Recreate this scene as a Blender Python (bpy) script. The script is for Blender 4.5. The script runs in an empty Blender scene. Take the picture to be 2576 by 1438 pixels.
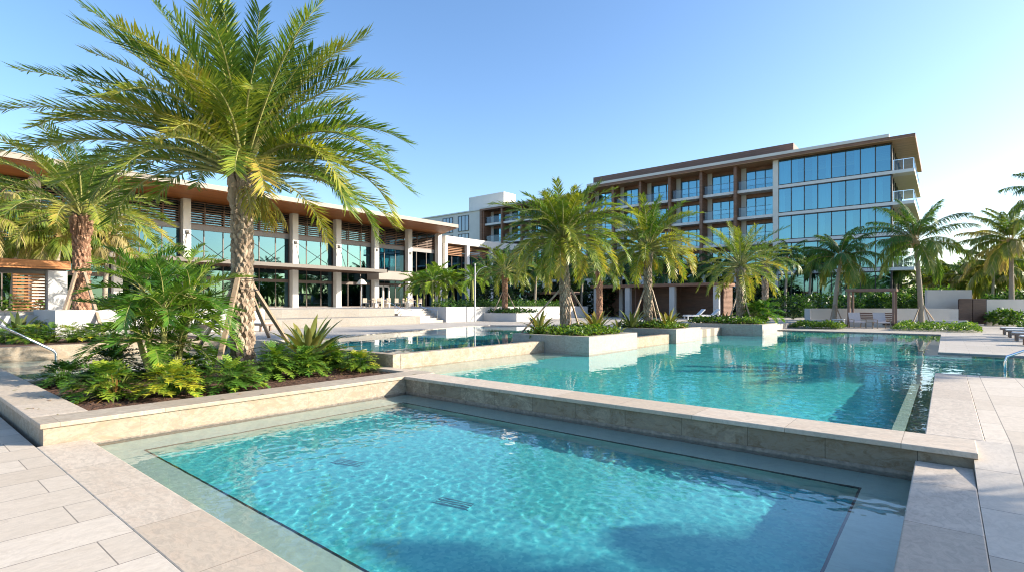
import bpy, math, random
from mathutils import Vector, noise
PI = math.pi
R = math.radians
random.seed(11)
S = bpy.context.scene
C = S.collection
# ------------------------------------------------------------------ camera, sky, sun, exposure
YAW = R(39.4)
cam = bpy.data.objects.new('camera', bpy.data.cameras.new('camera'))
C.objects.link(cam); S.camera = cam
cam.data.lens = 18.57; cam.data.sensor_width = 36; cam.data.shift_y = .0179
cam.data.clip_start = .05; cam.data.clip_end = 5000
cam.location = (0, 0, 1.6); cam.rotation_euler = (PI/2, 0, YAW)
S.view_settings.view_transform = 'Standard'; S.view_settings.look = 'None'
S.view_settings.exposure = 1.5; S.view_settings.gamma = 1
SUN = Vector((2.2, 1.72, 1.17)).normalized()
SUN_EL = math.asin(SUN.z); SUN_AZ = math.atan2(SUN.x, SUN.y)
W = bpy.data.worlds.new('World'); S.world = W; W.use_nodes = True
wn = W.node_tree
sky = wn.nodes.new('ShaderNodeTexSky'); sky.sky_type = 'NISHITA'; sky.sun_disc = False
sky.sun_elevation = SUN_EL; sky.sun_rotation = SUN_AZ
sky.air_density = 1.0; sky.dust_density = 1.1; sky.ozone_density = 2.0; sky.altitude = 0
hs = wn.nodes.new('ShaderNodeHueSaturation'); hs.inputs['Saturation'].default_value = 1.15; hs.inputs['Hue'].default_value = .503
wn.links.new(sky.outputs[0], hs.inputs['Color']); wn.links.new(hs.outputs[0], wn.nodes['Background'].inputs[0])
wn.nodes['Background'].inputs[1].default_value = .112
sl = bpy.data.lights.new('sun', 'SUN'); sl.energy = 3.7; sl.angle = R(.5); sl.color = (1, .91, .77)
sl.cycles.is_caustics_light = True
sun = bpy.data.objects.new('sun', sl); C.objects.link(sun)
sun.rotation_euler = SUN.to_track_quat('Z', 'Y').to_euler(); sun.location = SUN*60
S.cycles.use_denoising = True; S.cycles.filter_width = 1.1
S.cycles.caustics_reflective = False; S.cycles.caustics_refractive = True
S.cycles.max_bounces = 10; S.cycles.transmission_bounces = 8; S.cycles.transparent_max_bounces = 12
S.cycles.diffuse_bounces = 3; S.cycles.glossy_bounces = 4
S.cycles.sample_clamp_indirect = 6
F_ = 1329.0
RV = Vector((math.cos(YAW), math.sin(YAW), 0)); FV = Vector((-math.sin(YAW), math.cos(YAW), 0))
def at(px, d, z=0.0):           # a point on the ground plan: sideways offset px/F at distance d ahead
    p = FV*d + RV*((px-1288)/F_*d); return Vector((p.x, p.y, z))
def gr(px, py, z=0.0):          # where the level z lies under that direction
    return at(px, (1.6-z)*F_/(py-765), z)

# ------------------------------------------------------------------ materials
M = {}
def new_mat(name):
    m = bpy.data.materials.new(name); m.use_nodes = True; M[name] = m
    nt = m.node_tree; return m, nt, nt.nodes['Principled BSDF']
def nd(nt, t, **kw):
    n = nt.nodes.new(t)
    for k, v in kw.items():
        if hasattr(n, k): setattr(n, k, v)
        else: n.inputs[k.replace('_', ' ')].default_value = v
    return n
def ramp(nt, stops):
    r = nt.nodes.new('ShaderNodeValToRGB'); e = r.color_ramp.elements
    while len(e) < len(stops): e.new(.5)
    for i, (p, c) in enumerate(stops):
        e[i].position = p; e[i].color = (*c, 1)
    return r
def mixc(nt, a, b, fac, mode='MIX'):
    n = nt.nodes.new('ShaderNodeMix'); n.data_type = 'RGBA'; n.blend_type = mode
    for s, v in ((n.inputs[6], a), (n.inputs[7], b), (n.inputs[0], fac)):
        if hasattr(v, 'links') or hasattr(v, 'is_linked'): nt.links.new(v, s)
        elif isinstance(v, tuple): s.default_value = (*v, 1)
        else: s.default_value = v
    return n.outputs[2]
def pos(nt, mode='xyz', scale=(1, 1, 1), local=False):
    if local:
        g = nt.nodes.new('ShaderNodeTexCoord'); src = g.outputs['Object']
    else:
        g = nt.nodes.new('ShaderNodeNewGeometry'); src = g.outputs['Position']
    if mode == 'wall':
        s = nt.nodes.new('ShaderNodeSeparateXYZ'); nt.links.new(src, s.inputs[0])
        a = nt.nodes.new('ShaderNodeMath'); a.operation = 'ADD'; nt.links.new(s.outputs[0], a.inputs[0]); nt.links.new(s.outputs[1], a.inputs[1])
        c = nt.nodes.new('ShaderNodeCombineXYZ'); nt.links.new(a.outputs[0], c.inputs[0]); nt.links.new(s.outputs[2], c.inputs[1]); src = c.outputs[0]
    m = nt.nodes.new('ShaderNodeMapping'); m.inputs['Scale'].default_value = scale; nt.links.new(src, m.inputs[0])
    return m
def bump(nt, b, h, strength, dist=.01):
    n = nt.nodes.new('ShaderNodeBump'); n.inputs['Strength'].default_value = strength; n.inputs['Distance'].default_value = dist
    nt.links.new(h, n.inputs['Height']); nt.links.new(n.outputs[0], b.inputs['Normal'])
def plain(name, col, rough=.6, metal=0, var=.12, nscale=3.0, bmp=.15, spec=.5, stretch=(1, 1, 1), local=False):
    m, nt, b = new_mat(name)
    p = pos(nt, scale=stretch, local=local); n = nd(nt, 'ShaderNodeTexNoise', Scale=nscale, Detail=5.0, Roughness=.6); nt.links.new(p.outputs[0], n.inputs[0])
    lo = tuple(c*(1-var) for c in col); hi = tuple(min(1, c*(1+var)) for c in col)
    r = ramp(nt, [(.3, lo), (.7, hi)]); nt.links.new(n.outputs[0], r.inputs[0]); nt.links.new(r.outputs[0], b.inputs['Base Color'])
    b.inputs['Roughness'].default_value = rough; b.inputs['Metallic'].default_value = metal
    b.inputs['Specular IOR Level'].default_value = spec
    if bmp:
        n2 = nd(nt, 'ShaderNodeTexNoise', Scale=nscale*9, Detail=4.0); nt.links.new(p.outputs[0], n2.inputs[0]); bump(nt, b, n2.outputs[0], bmp)
    return m
def stone(name, c1, c2, mode, bw, bh, off=.5, vein=1.0, mortar=.004, mcol=(.12, .1, .08), rough=.62, blot=.5, rot=0, dark=(.33, .25, .17), tonevar=1.0):
    m, nt, b = new_mat(name)
    p = pos(nt, mode)
    if rot: p.inputs['Rotation'].default_value = (0, 0, rot)
    if bh > 10: p.inputs['Location'].default_value = (.4, 17.3, 0)
    br = nt.nodes.new('ShaderNodeTexBrick'); br.offset = off
    br.inputs['Scale'].default_value = 1; br.inputs['Brick Width'].default_value = bw; br.inputs['Row Height'].default_value = bh
    br.inputs['Mortar Size'].default_value = mortar; br.inputs['Mortar Smooth'].default_value = .1; br.inputs['Bias'].default_value = 0
    br.inputs['Color1'].default_value = (*c1, 1); br.inputs['Color2'].default_value = (*c2, 1); br.inputs['Mortar'].default_value = (*mcol, 1)
    nt.links.new(p.outputs[0], br.inputs[0])
    q = pos(nt, 'xyz', (1, 1, 1.6) if mode == 'wall' else ((1.7, .9, 1) if rot else (.9, 1.7, 1)))
    n1 = nd(nt, 'ShaderNodeTexNoise', Scale=2.6, Detail=10.0, Roughness=.7, Distortion=1.6); nt.links.new(q.outputs[0], n1.inputs[0])
    n2 = nd(nt, 'ShaderNodeTexNoise', Scale=9.0, Detail=8.0, Roughness=.7, Distortion=1.2); nt.links.new(q.outputs[0], n2.inputs[0])
    r1 = ramp(nt, [(.46, (0, 0, 0)), (.60, (1, 1, 1))]); nt.links.new(n1.outputs[0], r1.inputs[0])
    r2 = ramp(nt, [(.42, (0, 0, 0)), (.62, (1, 1, 1))]); nt.links.new(n2.outputs[0], r2.inputs[0])
    mm = nt.nodes.new('ShaderNodeMath'); mm.operation = 'MULTIPLY'; nt.links.new(r1.outputs[0], mm.inputs[0]); mm.inputs[1].default_value = blot
    c = mixc(nt, br.outputs[0], dark, mm.outputs[0])
    m2 = nt.nodes.new('ShaderNodeMath'); m2.operation = 'MULTIPLY'; nt.links.new(r2.outputs[0], m2.inputs[0]); m2.inputs[1].default_value = .55*vein
    c = mixc(nt, c, tuple(x*.55 for x in c1), m2.outputs[0])
    c = mixc(nt, c, mcol, br.outputs['Fac'])
    nt.links.new(c, b.inputs['Base Color']); b.inputs['Roughness'].default_value = rough
    b.inputs['Specular IOR Level'].default_value = .3
    h = nt.nodes.new('ShaderNodeMath'); h.operation = 'MULTIPLY_ADD'; nt.links.new(br.outputs['Fac'], h.inputs[0]); h.inputs[1].default_value = -1.0; nt.links.new(n2.outputs[0], h.inputs[2])
    bump(nt, b, h.outputs[0], .35, .006)
    return m
LT, LT2 = (.68, .59, .50), (.60, .50, .41)
stone('deck stone', (.63, .55, .455), (.51, .43, .34), 'xyz', 1.15, .58, .37, .5, .005, (.2, .17, .145), blot=.14, rot=R(90))
stone('upper deck stone', (.50, .45, .39), (.43, .385, .33), 'xyz', 1.2, .6, .5, .5, .005, (.22, .19, .15), blot=.08)
stone('coping stone', (.60, .51, .41), (.50, .41, .31), 'xyz', 1.22, 40, 0, 1, .004, (.25, .2, .15), blot=.3, dark=(.48, .35, .25))
stone('coping stone across', (.58, .50, .41), (.48, .40, .315), 'xyz', 1.25, 40, 0, 1, .004, (.2, .17, .14), blot=.3, rot=R(90), dark=(.42, .33, .26))
stone('travertine', (.46, .39, .30), (.385, .315, .23), 'wall', 1.35, 3.0, 0, 1.5, .003, (.3, .22, .15), blot=.7, dark=(.31, .215, .13))
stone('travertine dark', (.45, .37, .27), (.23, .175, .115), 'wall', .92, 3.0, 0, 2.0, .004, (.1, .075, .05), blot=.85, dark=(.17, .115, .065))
stone('planter coping stone', (.475, .405, .32), (.41, .335, .25), 'xyz', 1.25, 40, 0, 1.2, .004, (.25, .2, .15), blot=.4, rot=R(90), dark=(.33, .24, .16))
stone('planter stone', (.46, .42, .37), (.39, .35, .30), 'wall', 1.0, 3.0, 0, 1.0, .0035, (.25, .2, .16), blot=.25)
stone('ledge stone', (.46, .60, .52), (.43, .57, .49), 'xyz', 1.6, 1.6, .5, .4, .002, (.36, .44, .39), blot=.12, dark=(.35, .46, .38))
plain('waterline tile', (.24, .20, .16), .3, nscale=14, var=.4)
plain('grate', (.04, .17, .20), .4, nscale=20)
plain('dark tile', (.02, .025, .035), .3, nscale=20)
def pool_tile(name, c1, c2):
    m, nt, b = new_mat(name)
    p = pos(nt); v = nd(nt, 'ShaderNodeTexVoronoi', Scale=28.0); nt.links.new(p.outputs[0], v.inputs[0])
    n = nd(nt, 'ShaderNodeTexNoise', Scale=.8, Detail=4.0); nt.links.new(p.outputs[0], n.inputs[0])
    s = nt.nodes.new('ShaderNodeSeparateColor'); nt.links.new(v.outputs['Color'], s.inputs[0])
    c = mixc(nt, c1, c2, s.outputs[0]); r = ramp(nt, [(.3, (.88, .88, .88)), (.7, (1, 1, 1))]); nt.links.new(n.outputs[0], r.inputs[0])
    c = mixc(nt, c, r.outputs[0], 1.0, 'MULTIPLY'); nt.links.new(c, b.inputs['Base Color']); b.inputs['Roughness'].default_value = .5
pool_tile('pool tile', (.05, .48, .53), (.13, .64, .64))
pool_tile('main pool tile', (.05, .60, .62), (.13, .78, .74))
pool_tile('deep pool tile', (.04, .42, .50), (.09, .56, .60))
plain('white render', (.50, .49, .475), .8, var=.05, nscale=1.2, bmp=.1)
plain('warm white', (.70, .66, .60), .8, var=.05, nscale=.8, bmp=.05)
plain('cream soffit', (.72, .64, .48), .8, var=.04, nscale=.8)
plain('pale concrete', (.72, .70, .67), .7, var=.06, nscale=.7, bmp=.05)
stone('cascade stone', (.32, .295, .26), (.26, .24, .21), 'wall', 1.0, 3.0, 0, 1.0, .004, (.25, .2, .16), blot=.3)
plain('canopy brown', (.13, .11, .09), .5, var=.06, nscale=.7, bmp=0)
plain('fascia grey', (.30, .255, .215), .6, var=.06, nscale=.5, bmp=.05)
plain('column stone', (.78, .75, .70), .75, var=.06, nscale=1.3, bmp=.1)
plain('dark metal', (.06, .055, .05), .45, metal=.3, var=.05, nscale=2)
plain('bronze frame', (.13, .10, .085), .5, metal=.2, var=.08, nscale=2)
plain('grey beam', (.25, .235, .23), .55, var=.05, nscale=1)
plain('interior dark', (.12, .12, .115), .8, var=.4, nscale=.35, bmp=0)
plain('curtain', (.55, .62, .64), .9, var=.15, nscale=2.5, stretch=(4, 4, .1), bmp=0)
plain('steel', (.75, .76, .78), .16, metal=1, var=.03, bmp=0)
plain('lounger frame', (.20, .14, .11), .5, nscale=5)
plain('lounger fabric', (.52, .47, .48), .85, nscale=8, var=.06)
plain('white fabric', (.72, .72, .72), .85, nscale=8, var=.05)
plain('teak grey', (.33, .27, .21), .7, nscale=6, var=.2)
def wood(name, c, c2, dirscale, plank=.14, axis='z', rough=.55):
    m, nt, b = new_mat(name)
    p = pos(nt, scale=dirscale); n = nd(nt, 'ShaderNodeTexNoise', Scale=3.0, Detail=8.0, Roughness=.65); nt.links.new(p.outputs[0], n.inputs[0])
    r = ramp(nt, [(.3, c), (.72, c2)]); nt.links.new(n.outputs[0], r.inputs[0])
    g = nt.nodes.new('ShaderNodeNewGeometry'); s = nt.nodes.new('ShaderNodeSeparateXYZ'); nt.links.new(g.outputs['Position'], s.inputs[0])
    k = nt.nodes.new('ShaderNodeMath'); k.operation = 'DIVIDE'; nt.links.new(s.outputs['xyz'.index(axis)], k.inputs[0]); k.inputs[1].default_value = plank
    fr = nt.nodes.new('ShaderNodeMath'); fr.operation = 'FRACT'; nt.links.new(k.outputs[0], fr.inputs[0])
    lt = nt.nodes.new('ShaderNodeMath'); lt.operation = 'LESS_THAN'; nt.links.new(fr.outputs[0], lt.inputs[0]); lt.inputs[1].default_value = .07
    fl = nt.nodes.new('ShaderNodeMath'); fl.operation = 'FLOOR'; nt.links.new(k.outputs[0], fl.inputs[0])
    wn_ = nt.nodes.new('ShaderNodeTexWhiteNoise'); wn_.noise_dimensions = '1D'; nt.links.new(fl.outputs[0], wn_.inputs['W'])
    rr = ramp(nt, [(0, (.78, .78, .78)), (1, (1.0, 1.0, 1.0))]); nt.links.new(wn_.outputs[0], rr.inputs[0])
    cc = mixc(nt, r.outputs[0], rr.outputs[0], 1.0, 'MULTIPLY')
    cc = mixc(nt, cc, tuple(x*.25 for x in c), lt.outputs[0]); nt.links.new(cc, b.inputs['Base Color']); b.inputs['Roughness'].default_value = rough
wood('soffit timber', (.38, .125, .025), (.52, .19, .045), (1, .08, 1), .16, 'x')
wood('hotel timber', (.19, .09, .05), (.31, .155, .09), (.3, .3, 1.2), .2, 'z')
wood('hotel soffit timber', (.52, .29, .15), (.62, .37, .21), (.1, 1, 1), .2, 'y')
wood('parapet timber', (.16, .08, .055), (.26, .13, .09), (.3, 1, 3), .22, 'z')
wood('bright timber', (.46, .17, .05), (.60, .26, .09), (1, .3, 3), .3, 'z')
wood('slat timber', (.30, .12, .04), (.44, .2, .07), (1, .3, 3), 5, 'z')
wood('dark slat timber', (.17, .09, .06), (.27, .15, .10), (.3, 1, 3), 5, 'z')
wood('louver timber', (.15, .085, .055), (.22, .13, .09), (1, .2, 1), 5, 'z')
wood('stake wood', (.27, .19, .13), (.42, .32, .23), (3, 3, .6), 5, 'z')
wood('gate timber', (.055, .03, .027), (.10, .055, .045), (.3, 1, 3), .15, 'z')
wood('pergola timber', (.19, .11, .085), (.28, .17, .13), (1, 1, .4), 5, 'z')
def bark(name, c1, c2, c3):
    m, nt, b = new_mat(name)
    p = pos(nt, local=True); n = nd(nt, 'ShaderNodeTexNoise', Scale=9.0, Detail=6.0, Roughness=.7); nt.links.new(p.outputs[0], n.inputs[0])
    at_ = nt.nodes.new('ShaderNodeAttribute'); at_.attribute_name = 'tint'
    r = ramp(nt, [(.3, c1), (.7, c2)]); nt.links.new(n.outputs[0], r.inputs[0])
    c = mixc(nt, r.outputs[0], c3, at_.outputs['Fac']); nt.links.new(c, b.inputs['Base Color']); b.inputs['Roughness'].default_value = .9
    n2 = nd(nt, 'ShaderNodeTexNoise', Scale=40.0, Detail=4.0); nt.links.new(p.outputs[0], n2.inputs[0]); bump(nt, b, n2.outputs[0], .6, .01)
bark('date bark', (.16, .11, .075), (.30, .22, .155), (.46, .37, .28))
bark('red bark', (.15, .075, .045), (.27, .14, .085), (.42, .25, .16))
bark('coconut bark', (.20, .16, .12), (.33, .28, .22), (.42, .36, .29))
bark('green stem', (.17, .21, .05), (.30, .31, .09), (.40, .36, .14))
def leaf(name, stops, trans=.35, rough=.42):
    m, nt, b = new_mat(name)
    a = nt.nodes.new('ShaderNodeAttribute'); a.attribute_name = 'tint'
    r = ramp(nt, stops); nt.links.new(a.outputs['Fac'], r.inputs[0])
    nt.links.new(r.outputs[0], b.inputs['Base Color']); b.inputs['Roughness'].default_value = rough; b.inputs['Specular IOR Level'].default_value = .4
    t = nt.nodes.new('ShaderNodeBsdfTranslucent')
    c = mixc(nt, r.outputs[0], (1.25, 1.25, .5), 1.0, 'MULTIPLY'); nt.links.new(c, t.inputs[0])
    mx = nt.nodes.new('ShaderNodeMixShader'); mx.inputs[0].default_value = trans
    nt.links.new(b.outputs[0], mx.inputs[1]); nt.links.new(t.outputs[0], mx.inputs[2]); nt.links.new(mx.outputs[0], nt.nodes['Material Output'].inputs[0])
leaf('date leaf', [(0, (.04, .095, .03)), (.45, (.115, .20, .035)), (.75, (.28, .31, .04)), (1, (.45, .33, .08))])
leaf('date leaf gold', [(0, (.045, .11, .025)), (.4, (.11, .20, .03)), (.78, (.30, .30, .03)), (1, (.48, .32, .06))])
leaf('coconut leaf', [(0, (.03, .08, .02)), (.5, (.08, .17, .025)), (.85, (.26, .28, .04)), (1, (.42, .34, .14))])
leaf('shrub palm leaf', [(0, (.03, .09, .022)), (.5, (.075, .19, .025)), (1, (.27, .37, .04))], rough=.3)
leaf('philodendron leaf', [(0, (.035, .10, .02)), (.5, (.10, .22, .03)), (.85, (.30, .38, .04)), (1, (.46, .44, .04))], rough=.32)
leaf('bromeliad leaf', [(0, (.045, .07, .03)), (.5, (.12, .16, .045)), (.8, (.3, .27, .07)), (1, (.36, .16, .06))], rough=.35, trans=.2)
leaf('hedge leaf', [(0, (.02, .06, .015)), (.5, (.075, .17, .025)), (1, (.26, .35, .05))], rough=.4)
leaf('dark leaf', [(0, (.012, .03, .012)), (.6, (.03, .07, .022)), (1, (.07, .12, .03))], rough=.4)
plain('rachis', (.30, .29, .10), .5, var=.15, bmp=0)
plain('rachis orange', (.42, .28, .12), .5, var=.15, bmp=0)
plain('grass', (.09, .14, .04), .9, nscale=.3, var=.4)
m, nt, b = new_mat('mulch')
p = pos(nt); n = nd(nt, 'ShaderNodeTexNoise', Scale=22.0, Detail=8.0, Roughness=.75); nt.links.new(p.outputs[0], n.inputs[0])
r = ramp(nt, [(.3, (.025, .013, .008)), (.52, (.11, .053, .03)), (.75, (.26, .13, .075))]); nt.links.new(n.outputs[0], r.inputs[0])
nt.links.new(r.outputs[0], b.inputs['Base Color']); b.inputs['Roughness'].default_value = .95; bump(nt, b, n.outputs[0], 1, .04)
def glass(name, tint, gl, fac, rough=.01):
    m, nt, b = new_mat(name); nt.nodes.remove(b)
    t = nt.nodes.new('ShaderNodeBsdfTransparent'); t.inputs[0].default_value = (*tint, 1)
    g = nt.nodes.new('ShaderNodeBsdfGlossy'); g.inputs[0].default_value = (*gl, 1); g.inputs['Roughness'].default_value = rough
    fr = nt.nodes.new('ShaderNodeFresnel'); fr.inputs[0].default_value = 1.5
    a = nt.nodes.new('ShaderNodeMath'); a.operation = 'MULTIPLY_ADD'; nt.links.new(fr.outputs[0], a.inputs[0]); a.inputs[1].default_value = .8; a.inputs[2].default_value = fac; a.use_clamp = True
    mx = nt.nodes.new('ShaderNodeMixShader'); nt.links.new(a.outputs[0], mx.inputs[0])
    nt.links.new(t.outputs[0], mx.inputs[1]); nt.links.new(g.outputs[0], mx.inputs[2]); nt.links.new(mx.outputs[0], nt.nodes['Material Output'].inputs[0])
    p = pos(nt); n = nd(nt, 'ShaderNodeTexNoise', Scale=.5, Detail=1.0); nt.links.new(p.outputs[0], n.inputs[0])
    bp = nt.nodes.new('ShaderNodeBump'); bp.inputs['Strength'].default_value = .05; bp.inputs['Distance'].default_value = .1
    nt.links.new(n.outputs[0], bp.inputs['Height']); nt.links.new(bp.outputs[0], g.inputs['Normal'])
glass('pavilion glass', (.16, .26, .27), (.12, .255, .335), .5)
glass('hotel glass', (.34, .70, .78), (.33, .66, .80), .34)
glass('rail glass', (.82, .92, .95), (.5, .6, .7), .05)
m, nt, b = new_mat('water')
b.inputs['Base Color'].default_value = (.93, 1, 1, 1); b.inputs['Roughness'].default_value = 0; b.inputs['IOR'].default_value = 1.33; b.inputs['Transmission Weight'].default_value = 1

m, nt, b = new_mat('wing pane')
b.inputs['Base Color'].default_value = (.04, .12, .2, 1); b.inputs['Roughness'].default_value = .03; b.inputs['IOR'].default_value = 2.2
# ------------------------------------------------------------------ mesh helpers
def origin(o):
    v = Vector((0, 0, 0))
    while o is not None: v = v + o.location; o = o.parent
    return v
class MB:
    def __init__(s): s.v = []; s.f = []; s.m = []; s.t = []; s.smooth = False
    def add(s, vs, fs, mi=0, tint=0.0):
        k = len(s.v); s.v.extend(vs); s.t.extend([tint]*len(vs))
        s.f.extend([tuple(i+k for i in f) for f in fs]); s.m.extend([mi]*len(fs))
        return s
    def box(s, x0, x1, y0, y1, z0, z1, mi=0):
        if x0 > x1: x0, x1 = x1, x0
        if y0 > y1: y0, y1 = y1, y0
        return s.add([(x0, y0, z0), (x1, y0, z0), (x1, y1, z0), (x0, y1, z0), (x0, y0, z1), (x1, y0, z1), (x1, y1, z1), (x0, y1, z1)],
              [(0, 3, 2, 1), (4, 5, 6, 7), (0, 1, 5, 4), (1, 2, 6, 5), (2, 3, 7, 6), (3, 0, 4, 7)], mi)
    def prism(s, poly, z0, z1, mi=0):
        n = len(poly)
        a = sum(poly[i][0]*poly[(i+1) % n][1]-poly[(i+1) % n][0]*poly[i][1] for i in range(n))
        if a < 0: poly = poly[::-1]
        return s.add([(x, y, z0) for x, y in poly]+[(x, y, z1) for x, y in poly],
              [tuple(range(n))[::-1], tuple(range(n, 2*n))]+[(i, (i+1) % n, n+(i+1) % n, n+i) for i in range(n)], mi)
    def tube(s, pts, rad, n=8, mi=0, tint=0.0, cap=True):
        pts = [Vector(p) for p in pts]; vs = []; m_ = len(pts)
        if not isinstance(rad, (list, tuple)): rad = [rad]*m_
        up = Vector((0, 0, 1))
        for i, p in enumerate(pts):
            t = (pts[min(i+1, m_-1)]-pts[max(i-1, 0)]).normalized()
            if abs(t.dot(up)) > .98: up = Vector((1, 0, 0))
            a = t.cross(up).normalized(); b_ = a.cross(t)
            for k in range(n):
                q = 2*PI*k/n; w = p+(a*math.cos(q)+b_*math.sin(q))*rad[i]; vs.append(tuple(w))
        fs = [(i*n+k, i*n+(k+1) % n, (i+1)*n+(k+1) % n, (i+1)*n+k) for i in range(m_-1) for k in range(n)]
        if cap: fs += [tuple(range(n))[::-1], tuple(range((m_-1)*n, m_*n))]
        return s.add(vs, fs, mi, tint)
    def beam(s, a, b, w, h, mi=0):      # a square bar between two points
        a = Vector(a); b = Vector(b); t = (b-a).normalized(); up = Vector((0, 0, 1)) if abs(t.z) < .95 else Vector((0, 1, 0))
        u = t.cross(up).normalized()*w/2; v = u.cross(t).normalized()*h/2
        vs = [tuple(p+x) for p in (a, b) for x in (-u-v, u-v, u+v, -u+v)]
        return s.add(vs, [(0, 1, 2, 3), (7, 6, 5, 4), (0, 4, 5, 1), (1, 5, 6, 2), (2, 6, 7, 3), (3, 7, 4, 0)], mi)
    def build(s, name, mat, parent=None, smooth=False, bevel=0):
        me = bpy.data.meshes.new(name); o_ = origin(parent) if parent else Vector((0, 0, 0))
        me.from_pydata([(x-o_.x, y-o_.y, z-o_.z) for x, y, z in s.v], [], s.f)
        for mm in (mat if isinstance(mat, (list, tuple)) else [mat]): me.materials.append(M[mm])
        me.polygons.foreach_set('material_index', s.m)
        if smooth or s.smooth: me.polygons.foreach_set('use_smooth', [True]*len(s.f))
        if any(s.t):
            at_ = me.attributes.new('tint', 'FLOAT', 'POINT'); at_.data.foreach_set('value', s.t)
        me.update()
        o = bpy.data.objects.new(name, me); C.objects.link(o)
        if parent: o.parent = parent
        if bevel:
            bv = o.modifiers.new('bevel', 'BEVEL'); bv.width = bevel; bv.segments = 2; bv.limit_method = 'ANGLE'
        return o
def tag(o, label=None, cat=None, group=None, kind=None):
    if label: o['label'] = label
    if cat: o['category'] = cat
    if group: o['group'] = group
    if kind: o['kind'] = kind
    return o
def thing(name, label, cat, loc=(0, 0, 0), group=None, rz=0):
    o = bpy.data.objects.new(name, None); C.objects.link(o); o.location = loc; o.rotation_euler = (0, 0, rz); o.empty_display_size = .2
    return tag(o, label, cat, group)
def copy_tree(o, parent=None):
    c = o.copy(); C.objects.link(c); c.parent = parent
    for ch in [k for k in bpy.data.objects if k.parent is o and k is not c]: copy_tree(ch, c)
    return c
def clone(root, loc, label, rz=0, scale=None, group=None):
    r_ = copy_tree(root); r_.location = loc; r_.rotation_euler = (0, 0, rz); r_['label'] = label
    if scale: r_.scale = (scale,)*3
    if group: r_['group'] = group
    return r_
def struct(name, mb, mat, **kw):
    o = mb.build(name, mat, **kw); o['kind'] = 'structure'; return o
def wet(o): o.cycles.is_caustics_receiver = True; return o

# ------------------------------------------------------------------ ground, decks, pools
g = MB(); B = 1800; x0, x1, y0, y1 = -49, 40, -25, 62
for a in ((-B, x0, -B, B), (x1, B, -B, B), (x0, x1, -B, y0), (x0, x1, y1, B)):
    g.add([(a[0], a[2], .25), (a[1], a[2], .25), (a[1], a[3], .25), (a[0], a[3], .25)], [(0, 1, 2, 3)])
struct('ground', g, 'grass')
BOT = -1.9
struct('lower_deck_left', MB().prism([(-48.9, -24.9), (-.28, -24.9), (-.28, 1.4), (-48.9, 1.4)], BOT, -.285), 'deck stone')
rd = MB(); rd.box(.235, 39.9, -24.9, 6.7, BOT, -.172)
rd.add([(.236, 6.7, -.172), (39.9, 6.7, -.172), (39.9, 8.32, -.001), (.236, 8.32, -.001), (.236, 6.7, BOT), (39.9, 6.7, BOT), (39.9, 8.32, BOT), (.236, 8.32, BOT)],
       [(0, 1, 2, 3), (0, 4, 5, 1), (1, 5, 6, 2), (2, 6, 7, 3), (3, 7, 4, 0)])
rd.box(.36, 39.9, 8.32, 15.9, BOT, -.001); rd.box(8, 39.9, 15.9, 22.9, BOT, -.001)
struct('right_deck', rd, 'deck stone')
struct('far_deck', MB().prism([(-.2, 22.9), (39.9, 22.9), (39.9, 61.9), (-8.3, 61.9), (-8.3, 36.6), (-.2, 36.6)], BOT, -.001), 'upper deck stone')
struct('upper_deck', MB().prism([(-18, 8.7), (-18.1, 11.5), (-19.5, 14.6), (-21.4, 21.5), (-21.6, 24.2), (-9.6, 24.2), (-9.6, 33), (-8.31, 33), (-8.31, 61.9), (-48.9, 61.9), (-48.9, 8.7)], BOT, .34), 'upper deck stone')
# lower pool copings
struct('near_coping', MB().box(-9.29, -.28, 1.4, 1.95, BOT, -.28), 'coping stone', bevel=.012)
struct('right_coping', MB().box(-.27, .232, -24.9, 7.55, BOT, -.168), 'coping stone across', bevel=.012)
struct('main_pool_coping', MB().box(-.2, .357, 8.31, 15.9, BOT, .002), 'coping stone across', bevel=.012)
# divider wall between the two pools
dw = thing('pool_wall', 'long low travertine wall with flat coping between the front pool and the large pool', 'wall', (-4.5, 7.9, -.4))
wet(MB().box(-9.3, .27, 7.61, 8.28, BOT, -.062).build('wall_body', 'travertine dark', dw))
MB().box(-9.3, .27, 7.55, 8.3, -.06, .004).build('coping', 'coping stone', dw, bevel=.01)
MB().box(-9.3, -.27, 7.598, 7.611, -.6, -.325).build('waterline_band', 'waterline tile', dw)
# lower pool shell
lp = MB(); lp.box(-9.3, -.27, 1.95, 7.6, BOT, -1.0); wet(struct('front_pool_floor', lp, 'pool tile'))
lg = MB(); lg.box(-9.3, -8.62, 1.95, 7.6, -1.5, -.56); lg.box(-8.62, -.72, 1.95, 2.42, -1.5, -.56); lg.box(-8.62, -.72, 6.98, 7.6, -1.5, -.56); lg.box(-.72, -.27, 1.95, 7.6, -1.5, -.56)
wet(struct('front_pool_ledge', lg, 'ledge stone'))
dl = MB(); dl.box(-8.62, -8.595, 2.42, 6.98, -.6, -.556); dl.box(-8.595, -.745, 2.42, 2.445, -.6, -.556); dl.box(-8.595, -.745, 6.955, 6.98, -.6, -.556); dl.box(-.745, -.72, 2.42, 6.98, -.6, -.556)
wet(struct('ledge_edge_tiles', dl, 'dark tile'))
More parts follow.
